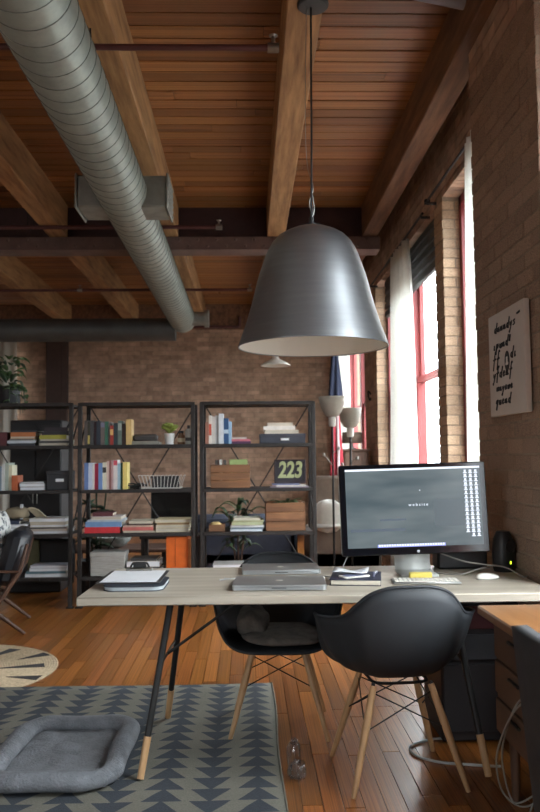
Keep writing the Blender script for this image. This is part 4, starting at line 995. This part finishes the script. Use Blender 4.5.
stack('under the framed print on the right unit', 2, [('mauve', 270, 309, .010, (150, 136, 150), False), ('white', 276, 306, .012, (216, 212, 208), True), ('grey blue', 272, 300, .010, (110, 116, 150), False)], 'books under the framed print', .2, .02)
stack('of magazines beside the small wooden box', 3, [('blue white', 230, 262, .02, (190, 200, 208), 2), ('slate', 231, 263, .014, (96, 110, 122), False), ('white', 230, 264, .02, (208, 208, 202), 2), ('sage', 231, 262, .026, (170, 176, 140), False), ('olive', 232, 263, .016, (150, 150, 116), False), ('cream', 233, 260, .02, (206, 204, 184), True)], 'magazines on the right unit', .27, .03, 'magazine', 'magazine')
t = thing('wooden_box', 'small open wooden box with a yellow cloth on the fourth shelf', 'box', (sx(216), SY+.12, SZ[3]+.001))
mb().bbox((0, -.06, .03), (.14, .01, .06), .002).bbox((0, .06, .03), (.14, .01, .06), .002).build('long_side', CRATE, t); mb().bbox((-.065, 0, .03), (.01, .11, .06), .002).bbox((.065, 0, .03), (.01, .11, .06), .002).build('short_side', CRATE, t)
blob(mb(), (-.01, 0, .055), (.045, .04, .022), 14, 8, 5, .1).build('cloth', mat('cloth_yellow', (208, 178, 120), .9), t, True, 180)
mb().bbox((0, 0, .006), (.13, .11, .01), .002).build('base', CRATE, t)
stack('at the bottom left of the right unit', 4, [('grey', 212, 245, .05, (130, 130, 130), 2), ('white', 212, 243, .04, (170, 168, 164), 2)], 'papers at the bottom of the right unit', .26, .03, 'folder', 'folder')
# left unit
stack('with an orange book, left unit', 1, [('black', 8, 34, .022, (54, 56, 62), False), ('white blue', 7, 35, .024, (196, 202, 208), False), ('grey', 9, 33, .016, (110, 110, 106), False), ('pale rust', 10, 34, .02, (190, 150, 120), True), ('orange brown', 9.5, 34.5, .036, (176, 108, 62), False), ('dark slate', 11, 36, .018, (48, 50, 56), False)], 'books stacked on the left unit, left')
stack('with a lime book, left unit', 1, [('cream', 38, 67, .022, (200, 194, 172), True), ('charcoal', 38, 68, .018, (64, 64, 64), False), ('pale grey', 39, 68, .016, (170, 170, 164), True), ('lime yellow', 39, 66, .036, (168, 164, 66), False), ('black', 41, 68, .03, (46, 44, 48), False), ('dark plum', 44, 67, .036, (52, 42, 48), False)], 'books stacked on the left unit, right')
t = thing('book', 'dark red book block at the left end of the upper left shelf', 'book', (sx(2), SY+.15, SZ[1]+.001)); mb().bbox((0, 0, .06), (.075, .2, .12), .003).build('cover', cmat((84, 36, 40)), t); mb().bbox((0, .0, .1215), (.066, .19, .003), .001).build('page_block', PAGES, t)
stack('of paper reams on the left unit', 2, [('white', 20, 45, .03, (170, 170, 172), 2), ('pale', 19.5, 44.5, .03, (190, 188, 186), 2), ('grey', 21, 44, .014, (140, 140, 142), 2)], 'paper reams on the left unit', .27, .03, 'ream', 'paper')
t = thing('archive_box', 'black archive box with a white label on the left unit', 'box', (sx(57.5), SY+.16, SZ[2]+.001))
mb().bbox((0, 0, .08), (.19, .26, .16), .004).build('body', mat('archive_black', (42, 42, 46), .6), t); mb().bbox((0, 0, .15), (.196, .266, .03), .003).build('lid', MATS['archive_black'], t); mb().bbox((.02, -.1315, .085), (.07, .003, .026), .001).build('label_plate', PAPER, t)
mags = [('grey white', .026, (200, 200, 198), 2), ('pinkish', .018, (200, 186, 182), True), ('charcoal', .012, (70, 68, 68), False), ('cream', .024, (206, 200, 184), 2), ('beige', .022, (186, 172, 146), True), ('white', .03, (212, 212, 210), 2)]
stack('right of the tan hat', 3, [(nm, 29+random.uniform(-1, 2), 67+random.uniform(-2, 2), t_, c_, pf) for nm, t_, c_, pf in mags], 'journals on the left unit, right stack', .28, .03, 'journal', 'magazine')
stack('under the tan hat', 3, [('white', -4, 27, .03, (206, 208, 206), 2), ('grey', -4, 26, .025, (150, 154, 154), 2), ('silver', -4, 28, .03, (196, 198, 200), 2), ('navy', -4, 20, .03, (50, 58, 80), False)], 'journals on the left unit, left stack', .28, .03, 'journal', 'magazine')
stack('at the bottom of the left unit', 4, [('white', 26, 68, .03, (206, 204, 206), 2), ('teal', 27, 66, .02, (92, 120, 130), False), ('pale', 30, 67, .026, (196, 200, 206), 2), ('lilac grey', 31, 68, .024, (182, 180, 192), 2)], 'journals at the bottom of the left unit', .18, .03, 'journal', 'magazine')
t = thing('peaked_hat', 'tan canvas hat lying on the journals in the left unit', 'hat', (sx(14), SY+.17, SZ[3]+.131))
blob(mb(), (0, 0, .045), (.095, .1, .05), 20, 10, 8, .05).build('crown', mat('canvas_tan', (150, 136, 112), .9), t, True, 180); mb().bbox((.13, -.02, .02), (.13, .16, .012), .005, M=Matrix.Rotation(.35, 4, 'Y')).build('peak', MATS['canvas_tan'], t)
t = thing('draped_paper', 'bent cream booklet leaning over the journals on the left unit', 'booklet', (sx(32), SY+.1, SZ[3]+.135))
def drp(u, v): return ((u-.5)*.1+v*.06, v*.1-.03, .085*(1-v)+.01*math.sin(u*4))
o = mb().sheet(drp, 8, 8).build('sheet', cmat((196, 184, 156)), t, True, 180); so = o.modifiers.new('thick', 'SOLIDIFY'); so.thickness = .006
t = thing('index_card', 'small upright white card in the left unit', 'card', (sx(19.5), SY+.12, SZ[3]+.118)); mb().bbox((0, 0, .07), (.026, .01, .13), .002).build('card', PAPER, t); mb().bbox((0, -.006, .07), (.003, .003, .12), .001).build('fold', cmat((140, 140, 140)), t)
o = mb().bbox((0, 0, .15), (.10, .1, .30), .004).build('olive_file', cmat((78, 74, 44))); o.location = (sx(28), SY+.28, SZ[4]+.001); tag(o, 'olive green file box behind the armchair in the left unit', 'file box')
o = mb().bbox((0, 0, .15), (.3, .1, .30), .01).bbox((0, -.052, .15), (.26, .006, .26), .004).build('black_case', BLACK); o.location = (sx(51), SY+.29, SZ[4]+.105*0+.13); o.location.z = SZ[4]+.001; tag(o, 'large black case behind the journals at the bottom left', 'case')
# trailing plant on top of left unit
t = thing('trailing_plant', 'trailing green plant in a black pot on top of the left unit', 'plant', (sx(3), SY+.2, SZ[0]+.001))
pot([(.08, 0), (.09, .02), (.1, .15), (.1, .16), (.085, .16), (.08, .13), (0, .13)], POTB, t)
for k in range(34):
    a = k*2.4; leaf_part(t, (LEAF, LEAFD, LEAF)[k % 3], (.05*math.cos(a), .05*math.sin(a), .15+.05*(k % 6)), a, random.uniform(.1, .2), random.uniform(.05, .08), random.uniform(.3, 1.2), random.uniform(.1, 1.1))
for k in range(6):
    a = -1.2+k*.45; pts = [(.07*math.cos(a), .07*math.sin(a)-.02, .16), (.13*math.cos(a), .13*math.sin(a)-.03, .13), (.15*math.cos(a), .15*math.sin(a)-.04, -.02-.03*(k % 3))]
    v_ = mb().tube(spline(pts, 12), .003, 5).build('vine', LEAFD, t)
    for q in range(5):
        p_ = spline(pts, 12)[2+q*2]; o = leaf(mb(), tuple(p_), a+(q % 2-.5)*2.4, .07, .045, .5, .2).build('leaf', LEAF, v_, True, 180)
        so = o.modifiers.new('thick', 'SOLIDIFY'); so.thickness = .0015

# ================================================================== BEHIND THE SHELVES
t = thing('dark_bookcase', 'tall black cabinet standing behind the left shelving unit', 'cabinet', (-2.06, 7.95, 0))
mb().bbox((0, 0, .83), (.50, .4, 1.66), .01).build('body', mat('cab_black', (34, 31, 32), .6), t)
for s_ in (-1, 1): d_ = mb().bbox((s_*.122, -.205, .85), (.235, .012, 1.55), .004).build('door', MATS['cab_black'], t); mb().tube([(s_*.02, -.22, .85), (s_*.02, -.22, 1.0)], .006, 6).build('handle', BRASS, d_)
t = thing('rubber_plant', 'large dark leaved plant behind the middle shelving unit', 'plant', (-1.45, 7.62, 0))
pot([(.13, 0), (.15, .02), (.18, .3), (.18, .32), (.16, .32), (.15, .27), (0, .27)], POTB, t)
for s_ in range(3):
    pts = [(.03*s_-.03, 0, .25), (.05*s_-.05, .02, .6), (.10*s_-.10, .0, 1.12-.06*s_)]; sp_ = spline(pts, 14)
    mb().tube(sp_, .009, 6).build('stem', LEAFD, t)
    for q in range(7):
        p_ = sp_[4+q if 4+q < len(sp_) else -1]; leaf_part(t, LEAFD, tuple(p_), q*2.4+s_*1.1, .27, .13, .5, .5)
t = thing('television', 'black flat television behind the middle shelving unit', 'television', (-.735, 7.75, 0))
mb().bbox((0, 0, .81), (.42, .04, .29), .008).build('panel', BLACK, t); mb().bbox((0, -.022, .815), (.39, .004, .25), .002).build('screen_glass', mat('tv_glass', (14, 14, 16), .15), t); mb().bbox((0, .02, .62), (.07, .04, .12), .006).bbox((0, 0, .55), (.26, .16, .02), .006).build('pedestal', BLACK, t)
t = thing('media_stand', 'low dark stand under the black television', 'stand', (-.735, 7.75, 0))
mb().bbox((0, 0, .525), (.6, .34, .03), .005).build('top', SHELFW, t)
for s_ in (-1, 1):
    for q in (-1, 1): mb().bbox((s_*.27, q*.14, .255), (.035, .035, .51), .004).build('leg', SHELFW, t)
t = thing('coffee_table', 'low brown plank table behind the middle shelving unit', 'table', (-1.36, 8.55, 0))
for k in range(3): mb().bbox((0, -.2+.2*k, .325), (1.1, .195, .035), .005).build('plank', mat('table_brown', (96, 72, 62), .6), t)
for s_ in (-1, 1):
    for q in (-1, 1): mb().bbox((s_*.48, q*.22, .153), (.05, .05, .305), .005).build('leg', SHELFW, t)
t = thing('glass_bowl', 'wide grey glass bowl on the low plank table', 'bowl', (-1.42, 8.45, .345))
m_ = mb(); m_.lathe([(.06, 0), (.12, .02), (.175, .08), (.185, .11), (.175, .11), (.165, .085), (.11, .03), (0, .015)], 28); m_.build('bowl', mat('bowl_grey', (150, 156, 152), .2, var=.3, scale=20), t)
def sofa(label, loc, rz, w_, d_, h_, sh, colr, cat='sofa', name='sofa'):
    t = thing(name, label, cat, loc, rz); m1 = mat('sofa_%d%d%d' % colr, colr, .9, var=.1, scale=12, bump=.3, bscale=80)
    mb().bbox((0, 0, sh*.55), (w_, d_, sh*.7), .03).build('base', m1, t)
    n_ = max(1, int(w_/.62))
    for k in range(n_):
        cx_ = -w_/2+.1+(w_-.2)*(k+.5)/n_
        mb().bbox((cx_, -.04, sh+.06), ((w_-.2)/n_-.01, d_-.14, .14), .04).build('seat_cushion', m1, t); mb().bbox((cx_, d_/2-.16, sh+.26), ((w_-.2)/n_-.01, .18, h_-sh-.12), .05).build('back_cushion', m1, t)
    mb().bbox((0, d_/2-.05, h_*.5+.06), (w_, .1, h_-.12), .03).build('back', m1, t)
    for s_ in (-1, 1):
        mb().bbox((s_*(w_/2-.05), 0, sh*.7+.12), (.1, d_, sh*.9), .03).build('arm', m1, t)
        for q in (-1, 1): mb().tube([(s_*(w_/2-.08), q*(d_/2-.08), .08), (s_*(w_/2-.08), q*(d_/2-.08), 0)], [.02, .014], 8).build('leg', SHELFW, t)
    return t
sofa('dark blue grey sofa seen through the right shelving unit', (-.1, 8.95, 0), PI, 1.25, .8, .62, .3, (62, 66, 80))
sofa('beige armchair with its back to the window behind the floor lamps', (.98, 8.42, 0), PI, .74, .72, 1.08, .36, (122, 106, 94), 'armchair', 'armchair')
t = thing('throw_pillow', 'plump white pillow on the beige armchair', 'pillow', (.80, 7.96, .53)); blob(mb(), (0, 0, .15), (.14, .06, .16), 24, 14, 4, .03).build('pillow', mat('pillow_white', (206, 204, 198), .9), t, True, 180); mb().bbox((0, -.05, .05), (.36, .06, .05), .02).build('piping_edge', MATS['pillow_white'], t)
t = thing('floor_plant', 'dark bushy floor plant behind the right shelving unit', 'plant', (-.10, 7.62, 0))
pot([(.14, 0), (.16, .02), (.17, .26), (.17, .28), (.15, .28), (.14, .24), (0, .24)], POTB, t)
for s_ in range(4):
    a0 = s_*1.57; pts = [(.02*math.cos(a0), .02*math.sin(a0), .22), (.05*math.cos(a0), .05*math.sin(a0), .5), (.09*math.cos(a0), .06*math.sin(a0), .72+.08*(s_ % 2))]; sp_ = spline(pts, 10)
    mb().tube(sp_, .01, 6).build('stem', TEAK, t)
    for q in range(9): leaf_part(t, (LEAF, LEAFD)[q % 2], tuple(sp_[min(len(sp_)-1, 3+q)]), q*2.4+s_, random.uniform(.25, .38), .05, .75, .95)
# torchiere floor lamps
def torchiere(label, loc, h_, r_):
    t = thing('floor_lamp', label, 'lamp', loc, 0, 'frosted bowl floor lamps')
    mb().lathe([(0, 0), (.14, 0), (.14, .015), (.03, .03), (0, .031)], 28).build('base', DARKM, t)
    mb().tube([(0, 0, .02), (0, 0, h_-.28)], .011, 10).build('pole', DARKM, t)
    mb().lathe([(.03, h_-.29), (.036, h_-.27), (.036, h_-.20), (.03, h_-.18), (0, h_-.179)], 18).build('socket', OFFW, t)
    m_ = mb(); m_.open = True; m_.lathe([(.03, h_-.195), (.06, h_-.185), (.095, h_-.13), (r_*.9, h_-.06), (r_, h_)], 32)
    o = m_.build('glass_bowl', mat('frosted_glass', (172, 165, 154), .5, var=.05, translucent=.25), t, True, 60); so = o.modifiers.new('thick', 'SOLIDIFY'); so.thickness = .004
    for k in range(2): a_ = mb().tube([(0, 0, h_-.55-.12*k), (.06-.15*k, -.04, h_-.5-.06*k)], .006, 6).lathe([(.012, -.015), (.014, 0), (.012, .015), (0, .016)], 10, (.06-.15*k, -.04, h_-.5-.06*k)).build('knuckle', BRASS, t)
torchiere('taller frosted bowl floor lamp right beside the shelving unit', (.818, 7.62, 0), 1.855, .128)
torchiere('shorter frosted bowl floor lamp, the right one of the pair', (1.03, 7.92, 0), 1.76, .115)
# flag in the corner
fg = thing('flag', 'furled red white and blue flag hanging by the far window', 'flag', (1.02, 9.12, 0))
mb().tube([(-.0, 0, 0), (.0, 0, 2.5)], .012, 8).lathe([(.02, 2.5), (.03, 2.53), (0, 2.56)], 10).build('staff', TEAK, fg); mb().lathe([(.12, 0), (.12, .02), (.03, .06), (0, .061)], 20).build('stand_base', DARKM, fg)
def flg(a0, a1, z1, z0):
    def fn(u, v):
        a = a0+(a1-a0)*u; z_ = z1+(z0-z1)*v
        r_ = .035+.04*v+.02*math.sin(a*5+v*2)*(.4+v); return (r_*math.cos(a)*.9, r_*math.sin(a)*.7, z_)
    return fn
for nm, c_, z1, z0 in (('blue_canton', (40, 46, 66), 2.5, 1.98),):
    o = mb().sheet(flg(0, 2*PI, z1, z0), 40, 10, True).build(nm, cmat(c_, .9), fg, True, 180)
cols = [(150, 40, 52), (196, 176, 176)]
for k in range(8):
    o = mb().sheet(flg(k*PI/4, (k+1)*PI/4, 1.98, 1.05), 9, 14).build('stripe', cmat(cols[k in (2, 6)], .9), fg, True, 180); so = o.modifiers.new('thick', 'SOLIDIFY'); so.thickness = .003
# cabinet and lamp at the window pier
t = thing('side_cabinet', 'brown wooden cabinet by the window pier behind the monitor', 'cabinet', (1.28, 9.55, 0))
mb().bbox((0, 0, .67), (.30, .4, 1.34), .01).build('body', CABW, t); mb().bbox((0, -.0, 1.35), (.34, .44, .03), .006).build('top', CABW, t)
for zz in (.3, .75, 1.15): d_ = mb().bbox((0, -.205, zz), (.27, .012, .36), .004).build('drawer', CABW, t); mb().lathe([(.012, 0), (.016, .015), (0, .022)], 10, M=Matrix.Translation((0, -.212, zz)) @ Matrix.Rotation(PI/2, 4, 'X')).build('knob', BRASS, d_)
t = thing('drum_lamp', 'small table lamp with brown drum shade on the wooden cabinet', 'lamp', (1.26, 9.52, 1.366))
m_ = mb(); m_.open = True; m_.lathe([(.125, .07), (.12, .20)], 28); o = m_.build('shade', mat('drum_brown', (112, 96, 82), .85), t); so = o.modifiers.new('thick', 'SOLIDIFY'); so.thickness = .004
mb().lathe([(.05, 0), (.05, .01), (.012, .02), (.012, .15), (0, .151)], 16).build('base', BRASS, t)
o = mb().tube(spline([(0, .0, .02), (-.03, 0, .06), (-.03, 0, 0), (-.01, 0, -.05), (.0, 0, -.02)], 16), .01, 6).build('wall_hook', DARKM); o.location = (XW-.015, 9.45, 2.0); tag(o, 'dark iron hook on the window pier', 'hook')

# ================================================================== LEATHER ARMCHAIR
ac = thing('leather_armchair', 'wooden armchair with black leather back at the left edge', 'armchair', (-2.09, 6.12, 0), -PI/2+.2); ac.scale = (1, 1, .76)   # faces local -Y, turned to the left
for s_ in (-1, 1):
    mb().tube([(s_*.31, .36, .60), (s_*.31, .1, .615), (s_*.31, -.18, .625), (s_*.31, -.34, .61)], [.022, .026, .028, .02], 10, flat=.6).build('armrest', TEAK, ac)
    mb().tube([(s_*.31, .02, .38), (s_*.30, .22, .2), (s_*.30, .40, .01)], [.024, .022, .014], 10).build('rear_leg', TEAK, ac)
    mb().tube([(s_*.31, -.26, .60), (s_*.31, -.24, .34), (s_*.31, -.30, .005)], [.02, .024, .014], 10).build('front_leg', TEAK, ac)
    mb().tube([(s_*.31, -.26, .34), (s_*.31, .02, .36), (s_*.31, .2, .30)], [.02, .022, .016], 10).build('side_rail', TEAK, ac)
    mb().tube([(s_*.29, .2, .28), (s_*.29, .36, .60), (s_*.27, .41, .86)], [.018, .018, .014], 10).build('back_post', TEAK, ac)
mb().bbox((0, -.04, .40), (.56, .56, .11), .04, M=Matrix.Rotation(.1, 4, 'X')).build('seat_cushion', LEATH, ac)
mb().bbox((0, 0, 0), (.56, .17, .54), .06, M=Matrix.Translation((0, .30, .72)) @ Matrix.Rotation(-.2, 4, 'X')).build('back_cushion', LEATH, ac)
th_ = thing('patterned_pillow', 'white patterned pillow on the leather armchair', 'pillow', (-1.945, 6.30, .37), 1.72)
blob(mb(), (0, 0, .25), (.25, .07, .25), 28, 16, 6, .02).build('pillow', mat('throw_pattern', (206, 206, 202), .9, col2=(96, 100, 104), scale=22, lowc=.44, highc=.5), th_, True, 180)
